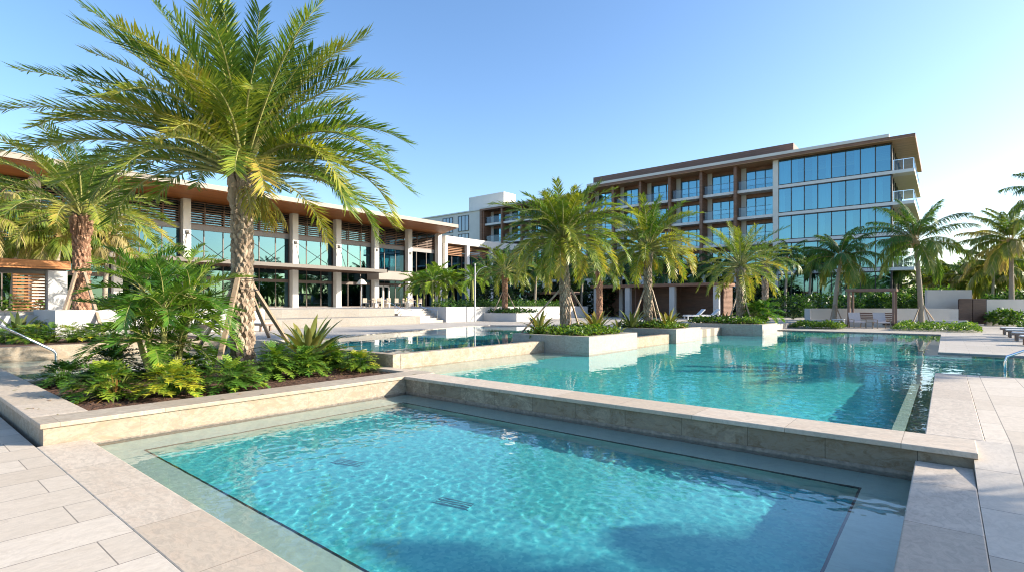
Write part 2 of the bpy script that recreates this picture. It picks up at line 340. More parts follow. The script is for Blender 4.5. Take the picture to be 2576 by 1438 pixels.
# main pool shell
wet(struct('main_pool_floor', MB().box(-11, 8, 8.3, 36.6, BOT, -.66), 'main pool tile'))
ml = MB(); ml.box(-10.86, -9.75, 8.3, 15, -1.55, -.32); ml.box(-.56, -.42, 8.3, 15.8, -1.55, -.13); ml.box(-.42, -.2, 8.3, 15.9, -1.55, -.55)
ml.box(-.75, -.6, 24, 36.5, -1.55, -.25); ml.box(-.6, -.2, 22.9, 36.6, -1.55, -.6)
for i in range(4): ml.box(1.6+i*.75, 8, 15.9, 22.9, -1.55, -.8+i*.17)
wet(struct('main_pool_ledge', ml, 'ledge stone'))
wl = MB(); wl.box(-.212, -.2, 22.9, 36.6, -.5, -.02); wl.box(-8.3, -.2, 36.585, 36.6, -.5, -.02); wl.box(-.2, 8, 22.885, 22.9, -.5, -.02); wl.box(-.2, 8, 15.9, 15.912, -.5, -.03)
struct('pool_edge_tiles', wl, 'grey beam')
# left small pool
wet(struct('left_pool_floor', MB().box(-21.3, -15.1, 2.1, 8.7, BOT, -.5), 'ledge stone'))
# upper pool
wet(struct('upper_pool_floor', MB().box(-22, -9.4, 8.7, 24.4, BOT, -.67), 'deep pool tile'))
wet(struct('upper_pool_ledge', MB().box(-19.5, -17.4, 8.7, 24.4, -1, -.1), 'ledge stone'))

def sizes(a, b, s0, s1):
    out = [a]; x = a
    while x < b:
        t = (x-a)/(b-a); x += s0+(s1-s0)*t; out.append(min(x, b))
    return out
def water(name, xs, ys, z, amp, poly_skip=None, seed=0):
    v = []; f = []; n = len(xs)
    for y in ys:
        for x in xs:
            p = Vector((x, y, seed))
            sw = .55+.9*max(0, noise.noise(Vector((x*.35+seed, y*.35, 9))))+.3*noise.noise(Vector((x*.9, y*.9, 4)))
            h = noise.noise(Vector((x*2.2+y*.8, y*1.9, seed)))*.30+noise.noise(Vector((x*5.6, y*6.1+x*1.3, seed+3)))*.34+noise.noise(Vector((x*11.3+y, y*11.9, seed+7)))*.25+noise.noise(Vector((x*21+y, y*19, seed+9)))*.05
            v.append((x, y, z+amp*sw*h))
    for j in range(len(ys)-1):
        for i in range(n-1):
            a = j*n+i
            if not (poly_skip and poly_skip(xs[i], ys[j])): f.append((a, a+1, a+n+1, a+n))
    mb = MB(); mb.add(v, f); o = struct(name, mb, 'water', smooth=True); o.cycles.is_caustics_caster = True; return o
water('front_pool_water', sizes(-9.305, -.265, .028, .028), sizes(1.94, 7.605, .028, .028), -.37, .0072, seed=1.3)
water('main_pool_water', sizes(-11, 8, .05, .05), sizes(8.29, 36.6, .045, .2), -.045, .0098, seed=5.1)
water('left_pool_water', sizes(-21.3, -15.1, .1, .1), sizes(2.1, 8.5, .1, .1), -.06, .005, seed=8)
water('upper_pool_water', sizes(-22, -9.35, .11, .11), sizes(8.69, 24.4, .09, .16), .315, .006, poly_skip=lambda x, y: x > -11.14 and y < 14.95, seed=2.2)

# infinity-edge walls of the upper pool
iw = thing('infinity_edge_wall', 'low pale travertine overflow wall holding the raised pool behind the planter', 'wall', (-11, 11.5, -.4))
wet(MB().box(-11.15, -10.85, 8.7, 14.98, BOT, .325).build('wall_body', 'travertine', iw, bevel=.01))
iw2 = thing('infinity_edge_wall', 'short overflow wall between the two stone planters with palms in the large pool', 'wall', (-9.3, 20.3, -.4))
wet(MB().box(-9.5, -9.2, 18.5, 22.0, BOT, .325).build('wall_body', 'travertine', iw2, bevel=.01))
sw_ = tag(wet(MB().box(-18, -10.86, 8.45, 8.7, BOT, .33).build('stone_wall', 'travertine', bevel=.01)), 'stone wall behind the near planter holding back the raised pool', 'wall')

# near planter
pa = thing('stone_planter', 'large near travertine planter bed with mulch, palm and leafy plants', 'planter', (-12, 5, -.3))
q = MB(); q.box(-9.98, -9.33, 1.48, 8.42, BOT, -.062); q.box(-30, -9.98, 1.48, 2.08, BOT, -.062); q.box(-15.2, -14.9, 2.08, 8.42, BOT, -.062); q.box(-14.9, -9.98, 8.1, 8.42, BOT, -.062)
wet(q.build('wall_body', 'travertine', pa))
q = MB(); q.box(-9.98, -9.3, 1.44, 8.45, -.06, .006); q.build('coping', 'planter coping stone', pa, bevel=.01)
q = MB(); q.box(-30, -9.982, 1.44, 2.1, -.06, .006); q.box(-15.25, -14.9, 2.102, 8.45, -.06, .006); q.box(-14.898, -9.982, 8.1, 8.45, -.06, .006); q.build('coping', 'coping stone', pa, bevel=.01)
MB().box(-9.331, -9.318, 1.96, 7.6, -.6, -.352).build('waterline_band', 'waterline tile', pa)
mu = MB(); nx, ny = 70, 80; vs = []
for j in range(ny+1):
    for i in range(nx+1):
        x = -14.95+5.0*i/nx; y = 2.05+6.1*j/ny
        vs.append((x, y, -.09+.05*noise.noise(Vector((x*1.3, y*1.3, 2)))+.025*noise.noise(Vector((x*7, y*7, 5)))))
mu.add(vs, [(j*(nx+1)+i, j*(nx+1)+i+1, (j+1)*(nx+1)+i+1, (j+1)*(nx+1)+i) for j in range(ny) for i in range(nx)])
for k in range(5200):
    x = random.uniform(-14.8, -10.02); y = random.uniform(2.12, 8.05); a = random.uniform(0, PI); l = random.uniform(.015, .05); w_ = random.uniform(.004, .012)
    z = -.075+.05*noise.noise(Vector((x*1.3, y*1.3, 2)))+random.uniform(0, .02); dz = random.uniform(-.012, .02)
    c, s_ = math.cos(a), math.sin(a)
    mu.add([(x-c*l-s_*w_, y-s_*l+c*w_, z), (x-c*l+s_*w_, y-s_*l-c*w_, z+.004), (x+c*l+s_*w_, y+s_*l-c*w_, z+dz), (x+c*l-s_*w_, y+s_*l+c*w_, z+dz)], [(0, 1, 2, 3)])
tag(mu.build('mulch', 'mulch'), 'dark brown shredded bark mulch filling the near planter', 'mulch', kind='stuff')

def planter(x0, x1, y0, y1, z, label, mat='planter stone', th=.28, soil=True, group=None, zb=BOT):
    t = thing('stone_planter', label, 'planter', ((x0+x1)/2, (y0+y1)/2, zb), group)
    q = MB(); q.box(x0, x1, y0, y0+th, zb, z); q.box(x0, x1, y1-th, y1, zb, z); q.box(x0, x0+th, y0+th, y1-th, zb, z); q.box(x1-th, x1, y0+th, y1-th, zb, z)
    wet(q.build('wall_body', mat, t))
    MB().box(x0+th-.01, x1-th+.01, y0+th-.01, y1-th+.01, zb+.1, z-.06).build('soil', 'mulch', t)
    return t
planter(-31, -21.2, -4, 8.6, .35, 'low pale travertine planter across the small left pool holding a palm and spiky plant', 'travertine')
planter(-12.3, -9.05, 15.0, 18.5, .54, 'square stone planter standing in the large pool under the tallest middle palm', group='stone planters at the pool edge')
planter(-12.2, -8.95, 22.0, 24.9, .54, 'stone planter second from the front in the large pool with one palm', group='stone planters at the pool edge')
planter(-12.0, -7.5, 30.0, 33.2, .54, 'farthest stone planter at the pool edge with palm and dense bushes', group='stone planters at the pool edge')
pw = at(1275, 41.5)
planter(pw.x-3.0, pw.x+2.2, pw.y-1.5, pw.y+2, .95, 'white rendered planter box with a palm near the white retaining wall', 'white render', zb=.34)

# ------------------------------------------------------------------ vegetation builders
def vrot(v, k, a): return v*math.cos(a)+k.cross(v)*math.sin(a)+k*k.dot(v)*(1-math.cos(a))
def frond(mb, base, az, el, L, droop, ll, lw, n, tint, start=.15, vee=.3, hang=.15, jit=.25, rr=.028, seg=11, curve=0.0, rmat=1, stiff=False):
    pts = [Vector(base)]; e = el; a = az
    for i in range(seg):
        s = (i+.5)/seg; e = el-droop*s**1.35; a = az+curve*s
        pts.append(pts[-1]+Vector((math.cos(a)*math.cos(e), math.sin(a)*math.cos(e), math.sin(e)))*(L/seg))
    mb.tube(pts, [rr*(1-.88*i/seg) for i in range(seg+1)], 4, rmat, 0, cap=False)
    rnd = random.random
    for k in range(n):
        s = start+(1-start)*(k+.5)/n; u = s*seg; i = min(int(u), seg-1); p = pts[i].lerp(pts[i+1], u-i)
        T = (pts[i+1]-pts[i]).normalized(); Sd = T.cross(Vector((0, 0, 1)))
        if Sd.length < .05: Sd = Vector((math.sin(az), -math.cos(az), 0))
        Sd.normalize(); N = Sd.cross(T)
        q = (s-start)/(1-start); prof = min(1, .35+2.6*q)*(1-(.38 if stiff else .55)*q**3)
        ang = R(58-26*q) if stiff else R(62-34*q)
        for sd in (-1, 1):
            v = vee+(rnd()-.5)*2*jit; al = ang+(rnd()-.5)*.3
            d = T*math.cos(al)+(Sd*(sd*math.cos(v))+N*math.sin(v))*math.sin(al)
            l = ll*prof*(.8+.4*rnd()); tn = min(1, max(0.01, tint+(rnd()-.5)*.3+.12*q))
            wv = d.cross(N*math.cos(v)-Sd*(sd*math.sin(v))).normalized()*(lw*.5*(.75+.5*rnd()))
            mid = p+d*(l*.5)-Vector((0, 0, hang*l*.15)); tip = p+d*l-Vector((0, 0, hang*l*(.7+.6*rnd())))
            mb.add([tuple(p-wv*.5), tuple(p+wv*.5), tuple(mid+wv), tuple(mid-wv), tuple(tip)], [(0, 1, 2, 3), (3, 2, 4)], 0, tn)
def date_trunk(t, base, h, r0, r1, rows, around, mat='date bark', lean=(0, 0)):
    mb = MB(); b = Vector(base); N_ = 14
    def cen(s): return b+Vector((lean[0]*s*s, lean[1]*s*s, h*s))
    def rad(s): return (r0*(1-s)+r1*s)*(1+.16*max(0, 1-s*9))*(1+.22*max(0, (s-.88)/.12))
    mb.tube([cen(i/N_)-Vector((0, 0, .15 if i == 0 else 0)) for i in range(N_+1)], [rad(i/N_)*.93 for i in range(N_+1)], 16, 0, .0)
    for j in range(rows):
        s = (j+.5)/rows; big = s > .86
        for k in range(around):
            a = 2*PI*(k+.5*(j % 2)+random.uniform(-.26, .26))/around; c = cen(s)+Vector((0, 0, random.uniform(-.22, .22)*h/rows)); r_ = rad(s)*.92
            hh = h/rows*(1.0 if not big else 2.1)*random.uniform(.7, 1.3); da = PI/around*1.02; out = r0*(.2 if not big else .36)*random.uniform(.4, 1.5)
            def P(aa, dz, o): return (c.x+math.cos(aa)*(r_+o), c.y+math.sin(aa)*(r_+o), c.z+dz)
            vs = [P(a-da, 0, .005), P(a, -hh, .0), P(a+da, 0, .005), P(a-da*.45, hh*.55, out*.75), P(a+da*.45, hh*.55, out*.75), P(a, -hh*.15, out), P(a, hh*.75, 0)]
            mb.add(vs, [(0, 1, 5), (1, 2, 5), (0, 5, 3), (5, 2, 4), (3, 5, 4), (0, 3, 6), (3, 4, 6), (4, 2, 6)], 0, random.uniform(.02, .95))
    mb.build('trunk', mat, t)
def date_crown(t, top, nf, L, ll, lw, n, leafmat='date leaf', explicit=(), elmax=82, elmin=-18, tint=.4, Lvar=.15, az0=0, droop=.95, hang=.18, oldtint=.25, vee=.3, jit=.4, tv=.22):
    mb = MB(); top = Vector(top)
    for (az, el, l, dr) in explicit:
        frond(mb, top+Vector((0, 0, .1)), az, el, l, dr, ll, lw, int(n*1.2), tint+random.uniform(-.2, .2), hang=hang, vee=vee, jit=jit, rr=.045, stiff=True, start=.2)
    for i in range(nf):
        s = (i+.5)/nf; az = az0+i*2.39996+random.uniform(-.2, .2); el = R(elmax+(elmin-elmax)*s**.85)+random.uniform(-.1, .1)
        l = L*random.uniform(1-Lvar, 1+Lvar)*(.82 if s < .15 else 1)*(1-.12*s)
        dr = droop*random.uniform(.75, 1.25)*(.55+.75*s)
        frond(mb, top+Vector((math.cos(az)*.12, math.sin(az)*.12, .35*(1-s))), az, el, l, dr, ll, lw, n, tint+random.uniform(-tv, tv)+oldtint*(s-.5), hang=hang, vee=vee, jit=jit, curve=random.uniform(-.3, .3), stiff=True, start=.2, rr=.03+.004*L)
    for i in range(4):
        az = random.uniform(0, 2*PI); frond(mb, top-Vector((0, 0, .15)), az, R(-20), L*.36, .9, ll*.6, lw*.7, int(n*.45), .85, hang=.5, vee=-.3, jit=.5, start=.15)
    mb.build('crown', [leafmat, 'rachis'], t)
    # dense pale boots of the old leaf bases under the crown
def date_palm(loc, h, r0, r1, rows, around, label, group=None, leafmat='date leaf', bark_='date bark', crown=None, name='date_palm', lean=(0, 0)):
    t = thing(name, label, 'palm tree', loc, group)
    date_trunk(t, loc, h, r0, r1, rows, around, bark_, lean)
    top = Vector(loc)+Vector((lean[0], lean[1], h))
    date_crown(t, top, leafmat=leafmat, **crown); return t
def brace(label, c, ztop, rt, feet, r_=.045, group=None):
    t = thing('palm_brace', label, 'tree stakes', (c[0], c[1], feet[0][2]), group)
    for f in feet:
        d = Vector((f[0]-c[0], f[1]-c[1], 0)).normalized(); a = Vector((c[0], c[1], ztop))+d*rt
        MB().beam(tuple(a), f, r_*2, r_*2).build('stake', 'stake wood', t)
    if rt > .2:
        s = MB()
        for zz in (ztop-.05, ztop-.32): s.tube([(c[0]+math.cos(k*PI/8)*(rt+.02), c[1]+math.sin(k*PI/8)*(rt+.02), zz) for k in range(17)], .012, 5)
        s.build('strap', 'dark metal', t)
    return t
def coco_palm(loc, h, r_, lean, label, nf=17, L=2.9, seed=None, group=None, tint=.4, n=34, ll=.62, lw=.05, droop=1.35, curve=0, leafmat='coconut leaf'):
    n = int(n*1.7); nf = nf+6; lw = max(lw, .055); ll *= 1.1
    t = thing('coconut_palm', label, 'palm tree', loc, group); b = Vector(loc); mb = MB(); N_ = 26
    pts = [b+Vector((lean[0]*(i/N_)**1.6, lean[1]*(i/N_)**1.6, h*i/N_-(.15 if i == 0 else 0))) for i in range(N_+1)]
    mb.tube(pts, [r_*(1.25 if i == 0 else 1)*(1-.38*i/N_)*(1+.05*(i % 2)) for i in range(N_+1)], 10, 0, .3, cap=True); mb.build('trunk', 'coconut bark', t, smooth=True)
    top = pts[-1]; mb = MB()
    mb.tube([top-Vector((0, 0, .15)), top+Vector((0, 0, .25)), top+Vector((0, 0, .6))], [r_*.7, r_*1.3, r_*.5], 8, 1)
    for i in range(nf):
        s = (i+.5)/nf; az = i*2.39996+random.uniform(-.3, .3)+(seed or 0); el = R(82-98*s**1.15)+random.uniform(-.12, .12)
        frond(mb, top+Vector((0, 0, .3)), az, el, L*random.uniform(.85, 1.12), droop*random.uniform(.8, 1.2)*(.7+.4*s), ll, lw, n, tint+random.uniform(-.2, .2)+.35*(s-.5), start=.18, vee=-.15, hang=.75, jit=.25, curve=random.uniform(-.4, .4))
    mb.build('crown', [leafmat, 'rachis orange'], t); return t
def shrub_palm(loc, label, stems, L, ll, lw, n, h, nf=6, spread=.35, name='shrub_palm', leafmat='shrub palm leaf', group=None, tint=.35, elmin=10):
    t = thing(name, label, 'palm', loc, group); b = Vector(loc)
    for k in range(stems):
        a = 2*PI*k/stems+.5; r_ = spread*(.4+.6*random.random()) if stems > 1 else 0
        foot = b+Vector((math.cos(a)*r_*.5, math.sin(a)*r_*.5, -.08)); hh = h*(random.uniform(.75, 1.1) if stems < 7 else (.55, 1.12, .8, 1.05, .7, 1.2, .6, .95)[k])
        tp = foot+Vector((math.cos(a)*r_, math.sin(a)*r_, hh))
        mid = foot.lerp(tp, .5)+Vector((math.cos(a)*.04, math.sin(a)*.04, 0))
        MB().tube([foot, foot.lerp(mid, .5), mid, tp], [.055*h/1.2, .045*h/1.2, .04*h/1.2, .03*h/1.2], 8, 0, .25).build('stem', 'green stem', t, smooth=True)
        mb = MB()
        for i in range(nf):
            s = (i+.5)/nf; az = a+i*2.39996+random.uniform(-.3, .3); el = R(80-(80-elmin)*s)
            frond(mb, tp-Vector((0, 0, .12*s)), az, el, L*random.uniform(.8, 1.15), 1.15*random.uniform(.7, 1.2), ll, lw, n, tint+random.uniform(-.2, .25), start=.2, vee=.45, hang=.08, jit=.2, rr=.014, seg=8)
        mb.build('fronds', [leafmat, 'rachis'], t)
    return t
def lobed(mb, p, d, up, size, tint, lobes=5, droop=.25):
    d = d.normalized(); sd = d.cross(up)
    if sd.length < .05: sd = Vector((1, 0, 0))
    sd.normalize(); nn = sd.cross(d)
    def mid(u): return p+d*(u*size)-Vector((0, 0, droop*size*u*u))
    for i in range(lobes):
        u0 = i/lobes*.85; u1 = (i+.8)/lobes*.85; wd = size*(.42-.30*abs(i/lobes-.3))
        for s in (-1, 1):
            a = mid(u0); b_ = mid(u1); e = (a+b_)/2+sd*(s*wd)+d*(size*.16)+nn*(size*.06)-Vector((0, 0, droop*wd*.6)); w_ = d*(size*.055)
            mb.add([tuple(a), tuple(b_), tuple(e+w_), tuple(e-w_)], [(0, 1, 2, 3)], 0, tint)
    a = mid(.8); e = mid(1.1)
    mb.add([tuple(a-sd*size*.07), tuple(a+sd*size*.07), tuple(e)], [(0, 1, 2)], 0, tint)
def leafy(loc, label, rad, h, n, size, tint=.4, name='philodendron', group='leafy clumps in the near planter', mat='philodendron leaf', lobes=5, tv=.3, cat='plant'):
    mb = MB(); b = Vector(loc)
    for k in range(n):
        a = random.uniform(0, 2*PI); s = math.sqrt((k+.5)/n); hh = h*(1.05-.8*s*s)*random.uniform(.75, 1.15)
        tip = b+Vector((math.cos(a)*rad*s*.72, math.sin(a)*rad*s*.72, max(.06, hh)))
        mb.tube([b+Vector((math.cos(a)*.05, math.sin(a)*.05, -.05)), b.lerp(tip, .55)+Vector((0, 0, h*.12)), tip], [.006, .005, .003], 3, 0, .5, cap=False)
        el = R(55-70*s)+random.uniform(-.3, .3); a2 = a+random.uniform(-.6, .6)
        lobed(mb, tip, Vector((math.cos(a2)*math.cos(el), math.sin(a2)*math.cos(el), math.sin(el))), Vector((0, 0, 1)), size*random.uniform(.7, 1.2), min(1, max(.01, tint+random.uniform(-tv, tv))), lobes)
    return tag(mb.build(name, mat), label, cat, group)
def swords(loc, label, n, L, w, tint=.4, name='bromeliad', group=None, mat='bromeliad leaf', elmin=15, elmax=82, fold=.25, droop=.9, tv=.3):
    mb = MB(); b = Vector(loc)
    for k in range(n):
        s = (k+.5)/n; a = k*2.39996+random.uniform(-.2, .2); el = R(elmax-(elmax-elmin)*s)+random.uniform(-.1, .1)
        l = L*random.uniform(.8, 1.15)*(.85+.2*s); dr = droop*random.uniform(.6, 1.3)*(.5+.6*s); seg = 7
        pts = [b+Vector((math.cos(a)*.05, math.sin(a)*.05, 0))]
        for i in range(seg):
            e = el-dr*((i+.5)/seg)**1.6; pts.append(pts[-1]+Vector((math.cos(a)*math.cos(e), math.sin(a)*math.cos(e), math.sin(e)))*(l/seg))
        sd = Vector((-math.sin(a), math.cos(a), 0)); vs = []
        for i, p in enumerate(pts):
            q = i/seg; ww = w*.5*(.55+1.6*q*(1-q)+.0)*(1 if i < seg else .04)*(1-.55*q**4); T = (pts[min(i+1, seg)]-pts[max(i-1, 0)]).normalized(); N = sd.cross(T)
            vs += [tuple(p-sd*ww-N*ww*fold), tuple(p), tuple(p+sd*ww-N*ww*fold)]
        fs = [f for i in range(seg) for f in ((i*3, i*3+1, i*3+4, i*3+3), (i*3+1, i*3+2, i*3+5, i*3+4))]
        mb.add(vs, fs, 0, min(1, max(.01, tint+random.uniform(-tv, tv))))
    return tag(mb.build(name, mat, smooth=True), label, 'plant', group)
def bushmesh(mb, c, rx, ry, rz, n, size, tint=.4, tv=.35, flat=False, box=False):
    c = Vector(c); sd = random.uniform(0, 99)
    for k in range(n):
        if box: d = Vector((random.uniform(-1, 1), random.uniform(-1, 1), random.uniform(-1, 1))); rr = 1
        else:
            while True:
                d = Vector((random.uniform(-1, 1), random.uniform(-1, 1), random.uniform(-1, 1)))
                if .05 < d.length < 1: break
            d.normalize(); rr = random.uniform(.45, 1)**.5
        rr *= .86+.35*noise.noise(Vector((d.x*2.2*(rx if box else 1)+sd, d.y*2.2*(ry if box else 1), d.z*2.2)))
        p = c+Vector((d.x*rx*(1 if box else rr), d.y*ry*(1 if box else rr), d.z*rz*rr))
        if p.z < c.z-rz*.95: p.z = c.z-rz*.9
        u = Vector((random.gauss(0, 1), random.gauss(0, 1), random.gauss(0, .6)))+d*.6; u.normalize(); w = u.cross(Vector((random.gauss(0, 1), random.gauss(0, 1), random.gauss(0, 1)+.6))).normalized()
        l = size*random.uniform(.6, 1.3); ww = l*.22
        mb.add([tuple(p), tuple(p+u*l*.5+w*ww), tuple(p+u*l), tuple(p+u*l*.5-w*ww)], [(0, 1, 2, 3)], 0, min(1, max(.01, tint+random.uniform(-tv, tv))))
def bush(c, r3, n, size, label, name='shrub', mat='hedge leaf', tint=.4, tv=.35, group=None, box=False, kind=None, cat='shrub'):
    mb = MB(); bushmesh(mb, c, *r3, n, size, tint, tv, box=box)
    return tag(mb.build(name, mat), label, cat, group, kind)
def cover(x0, x1, y0, y1, z, h, n, size, label, tint=.5, mat='hedge leaf', tv=.35):
    mb = MB()
    for k in range(n):
        x = random.uniform(x0, x1); y = random.uniform(y0, y1)
        e = min(x-x0, x1-x, y-y0, y1-y); hh = h*(.6+.6*(noise.noise(Vector((x*1.4, y*1.4, 7)))+.4))*min(1, .45+e*1.6)
        p = Vector((x, y, z+hh*random.uniform(.25, 1)))
        a = random.uniform(0, 2*PI); el = random.uniform(-.3, 1.2); u = Vector((math.cos(a)*math.cos(el), math.sin(a)*math.cos(el), math.sin(el))); w = u.cross(Vector((random.gauss(0, .5), random.gauss(0, .5), 1))).normalized()
        l = size*random.uniform(.6, 1.3); ww = l*.28
        mb.add([tuple(p), tuple(p+u*l*.5+w*ww), tuple(p+u*l-Vector((0, 0, l*.2))), tuple(p+u*l*.5-w*ww)], [(0, 1, 2, 3)], 0, min(1, max(.01, tint+random.uniform(-tv, tv))))
    return tag(mb.build('ground_cover', mat), label, 'ground cover', kind='stuff')
# ------------------------------------------------------------------ palms
RA = YAW                        # compass angle that points to the right of the view
def A(deg): return RA+R(deg)
p1 = Vector((-14.1, 6.15, -.08))
date_palm(tuple(p1), 4.95, .27, .235, 40, 12, 'huge date palm with scaly trunk in the near mulch planter', bark_='date bark',
    crown=dict(nf=72, L=4.1, ll=.66, lw=.036, n=74, elmin=14, droop=1.0, tint=.42, hang=.06, vee=.35, jit=.4, Lvar=.25, tv=.3, explicit=[
        (A(180), R(40), 6.5, .62), (A(188), R(33), 6.0, .8), (A(172), R(52), 5.8, .6), (A(190), R(62), 5.5, .6), (A(165), R(44), 5.6, .9), (A(170), R(70), 5.6, .4), (A(196), R(22), 5.4, .85),
        (A(20), R(80), 5.4, .5), (A(5), R(68), 5.0, .75), (A(-5), R(58), 4.9, 1.15), (A(8), R(46), 4.7, 1.35), (A(-14), R(40), 4.8, 1.75), (A(2), R(26), 4.7, 1.75),
        (A(-30), R(30), 4.2, 1.7), (A(-60), R(50), 4.2, 1.5), (A(-100), R(48), 4.2, 1.6), (A(-140), R(42), 4.4, 1.5), (A(-170), R(24), 4.0, 1.5), (A(25), R(18), 4.2, 1.7), (A(150), R(84), 5.6, .3), (A(-80), R(72), 4.6, .9), (A(-20), R(20), 3.9, 1.6)]))
brace('four grey timber stakes propping the huge near date palm', (p1.x, p1.y), 2.3, .34,
    [tuple(gr(540, 955, -.08)), tuple(gr(742, 886, -.08)), tuple(gr(686, 868, -.08)), tuple(gr(496, 880, -.08))], .05)
p2 = at(205, 22, .3)
date_palm(tuple(p2), 4.9, .30, .27, 36, 13, 'date palm with orange brown trunk behind the small left pool', bark_='red bark',
    crown=dict(nf=54, L=3.8, ll=.56, lw=.038, n=58, hang=.08, elmin=4, droop=1.0, tint=.5, az0=.7))
brace('timber stakes propping the left date palm beside the cabana', (p2.x, p2.y), 2.9, .33, [(at(140, 20.5).x, at(140, 20.5).y, .3), (at(150, 23.5).x, at(150, 23.5).y, .3), (at(262, 20.7).x, at(262, 20.7).y, .3)], .05)
CR = dict(nf=72, L=2.35, ll=.42, lw=.036, n=50, elmin=-6, droop=1.35, tint=.52, hang=.1, Lvar=.22)
p3 = Vector((-11.3, 17.0, .5))
date_palm(tuple(p3), 3.45, .205, .175, 30, 12, 'tall date palm in the nearest square planter of the large pool', 'date palms in the pool planters', 'date leaf', crown=dict(CR, L=2.7, nf=84, az0=.3), lean=(-.05, -.15))
brace('thin stakes around the date palm in the nearest pool planter', (p3.x, p3.y), 2.2, .2, [tuple(at(1290+20, 20.0, .5)), tuple(at(1500, 20.0, .5)), tuple(at(1460, 21.5, .5))], .03)
p4 = at(1630, 25, .5)
date_palm(tuple(p4), 3.6, .195, .17, 30, 12, 'golden tipped date palm in the second pool planter', 'date palms in the pool planters', 'date leaf gold', crown=dict(CR, L=2.6, az0=1.3))
brace('thin stakes around the golden tipped date palm', (p4.x, p4.y), 2.3, .2, [tuple(at(1585, 24.6, .5)), tuple(at(1668, 24.6, .5)), tuple(at(1655, 26, .5))], .03)
p5 = at(1862, 31, .5)
date_palm(tuple(p5), 3.2, .21, .21, 24, 12, 'spreading date palm in the farthest pool planter', 'date palms in the pool planters', 'date leaf', crown=dict(CR, L=2.9, nf=44, az0=2.3, elmin=-15, droop=.95))
brace('thin stakes leaning on the date palm in the farthest pool planter', (p5.x, p5.y), 2.3, .2, [tuple(at(1832, 30.5, .5)), tuple(at(1892, 30, .5)), tuple(at(1880, 31.8, .5))], .03)
p6 = at(1270, 41.5, .9)
date_palm(tuple(p6), 3.1, .22, .2, 24, 11, 'smaller golden date palm in the white planter box', 'date palms beyond the upper pool', 'date leaf gold', 'red bark', crown=dict(CR, L=2.6, nf=40, az0=1.9, tint=.35))
brace('thin stakes around the palm in the white planter box', (p6.x, p6.y), 2.6, .2, [tuple(at(1240, 40.9, .9)), tuple(at(1302, 40.9, .9))], .03)
p7 = at(1508, 42, .3)
date_palm(tuple(p7), 3.9, .25, .22, 24, 11, 'shaded date palm beside the left end of the long cabana', 'date palms beyond the upper pool', 'date leaf', 'red bark', crown=dict(CR, L=2.4, nf=36, az0=.9, tint=.25))
p8 = at(1925, 45, .3)
date_palm(tuple(p8), 4.6, .26, .22, 24, 11, 'date palm behind the right end of the long cabana', 'date palms beyond the upper pool', 'date leaf', 'date bark', crown=dict(CR, L=2.5, nf=36, az0=.1, tint=.35))
coco_palm(tuple(at(2098, 38, 0)), 4.6, .17, (.35, .25), 'slim coconut palm with thin trunk left of the timber pergola', nf=19, L=2.6, seed=.4, n=32, group='coconut palms in front of the glass end')
coco_palm(tuple(at(2318, 37, 0)), 5.6, .19, (-.3, -.1), 'tall coconut palm right of the timber pergola', nf=19, L=3.6, seed=2.2, n=38, ll=.7, group='coconut palms in front of the glass end')
brace('stakes at the foot of the slim coconut palm', (at(2098, 38).x, at(2098, 38).y), 1.6, .1, [tuple(at(2085, 37, 0)), tuple(at(2126, 37, 0))], .03)
brace('stakes at the foot of the tall coconut palm', (at(2318, 37).x, at(2318, 37).y), 1.6, .12, [tuple(at(2292, 36.5, 0)), tuple(at(2345, 36.5, 0)), tuple(at(2362, 37.5, 0))], .03)
coco_palm(tuple(at(2545, 42, 0)), 6.2, .2, (0, .3), 'golden coconut palm at the right edge above the gate', nf=26, L=3.9, seed=1.1, tint=.75, lw=.08, group='coconut palms at the right edge')
coco_palm(tuple(at(2660, 36, 0)), 8.6, .2, (0, .2), 'tall coconut palm cut off by the right edge', nf=18, L=3.4, seed=.2, tint=.4, group='coconut palms at the right edge')
for (px, d, h, L_, lab) in ((2495, 55, 5.2, 3.2, 'coconut palm behind the white gate wall'), (2440, 62, 3.6, 3.2, 'low bushy palm behind the white wall left of the gate'),
        (2385, 66, 4.0, 3.2, 'bushy palm behind the dense shrub right of the tall coconut palm'), (2560, 60, 4.6, 3.4, 'dark palm far behind the gate at the right edge'), (2340, 72, 3.6, 3.0, 'palm farthest back beside the end of the hotel'),
        (2535, 75, 6.0, 3.2, 'thin palm far back between two right edge palms')):
    coco_palm(tuple(at(px, d, .2)), h, .17, (.2, .1), lab, nf=22, L=L_*1.1, seed=px, n=28, lw=.11, ll=.75, tint=.62, group='background palms at the right')
bp = Vector((0, 0, 0))
for i, (px, d, lab) in enumerate(((2300, 80, 'leftmost green tree mass beyond the right wall'), (2400, 85, 'green tree mass behind the palms right of the hotel'), (2480, 80, 'green tree mass behind the gate palms'), (2570, 78, 'green tree mass at the far right edge'), (2690, 70, 'green tree mass outside the right edge'))):
    c = at(px, d, 2.0); t = thing('broadleaf_tree', lab, 'tree', (c.x, c.y, .2), 'green trees beyond the right wall')
    mb = MB(); bushmesh(mb, (c.x, c.y, 4.0), 5.2, 4.4, 4.0+.8*(i % 2), 4600, .5, .55, .4); mb.build('crown', 'hedge leaf', t)
    MB().tube([(c.x, c.y, .1), (c.x+.1, c.y, 1.5), (c.x, c.y, 3)], [.25, .2, .1], 8).build('trunk', 'coconut bark', t)
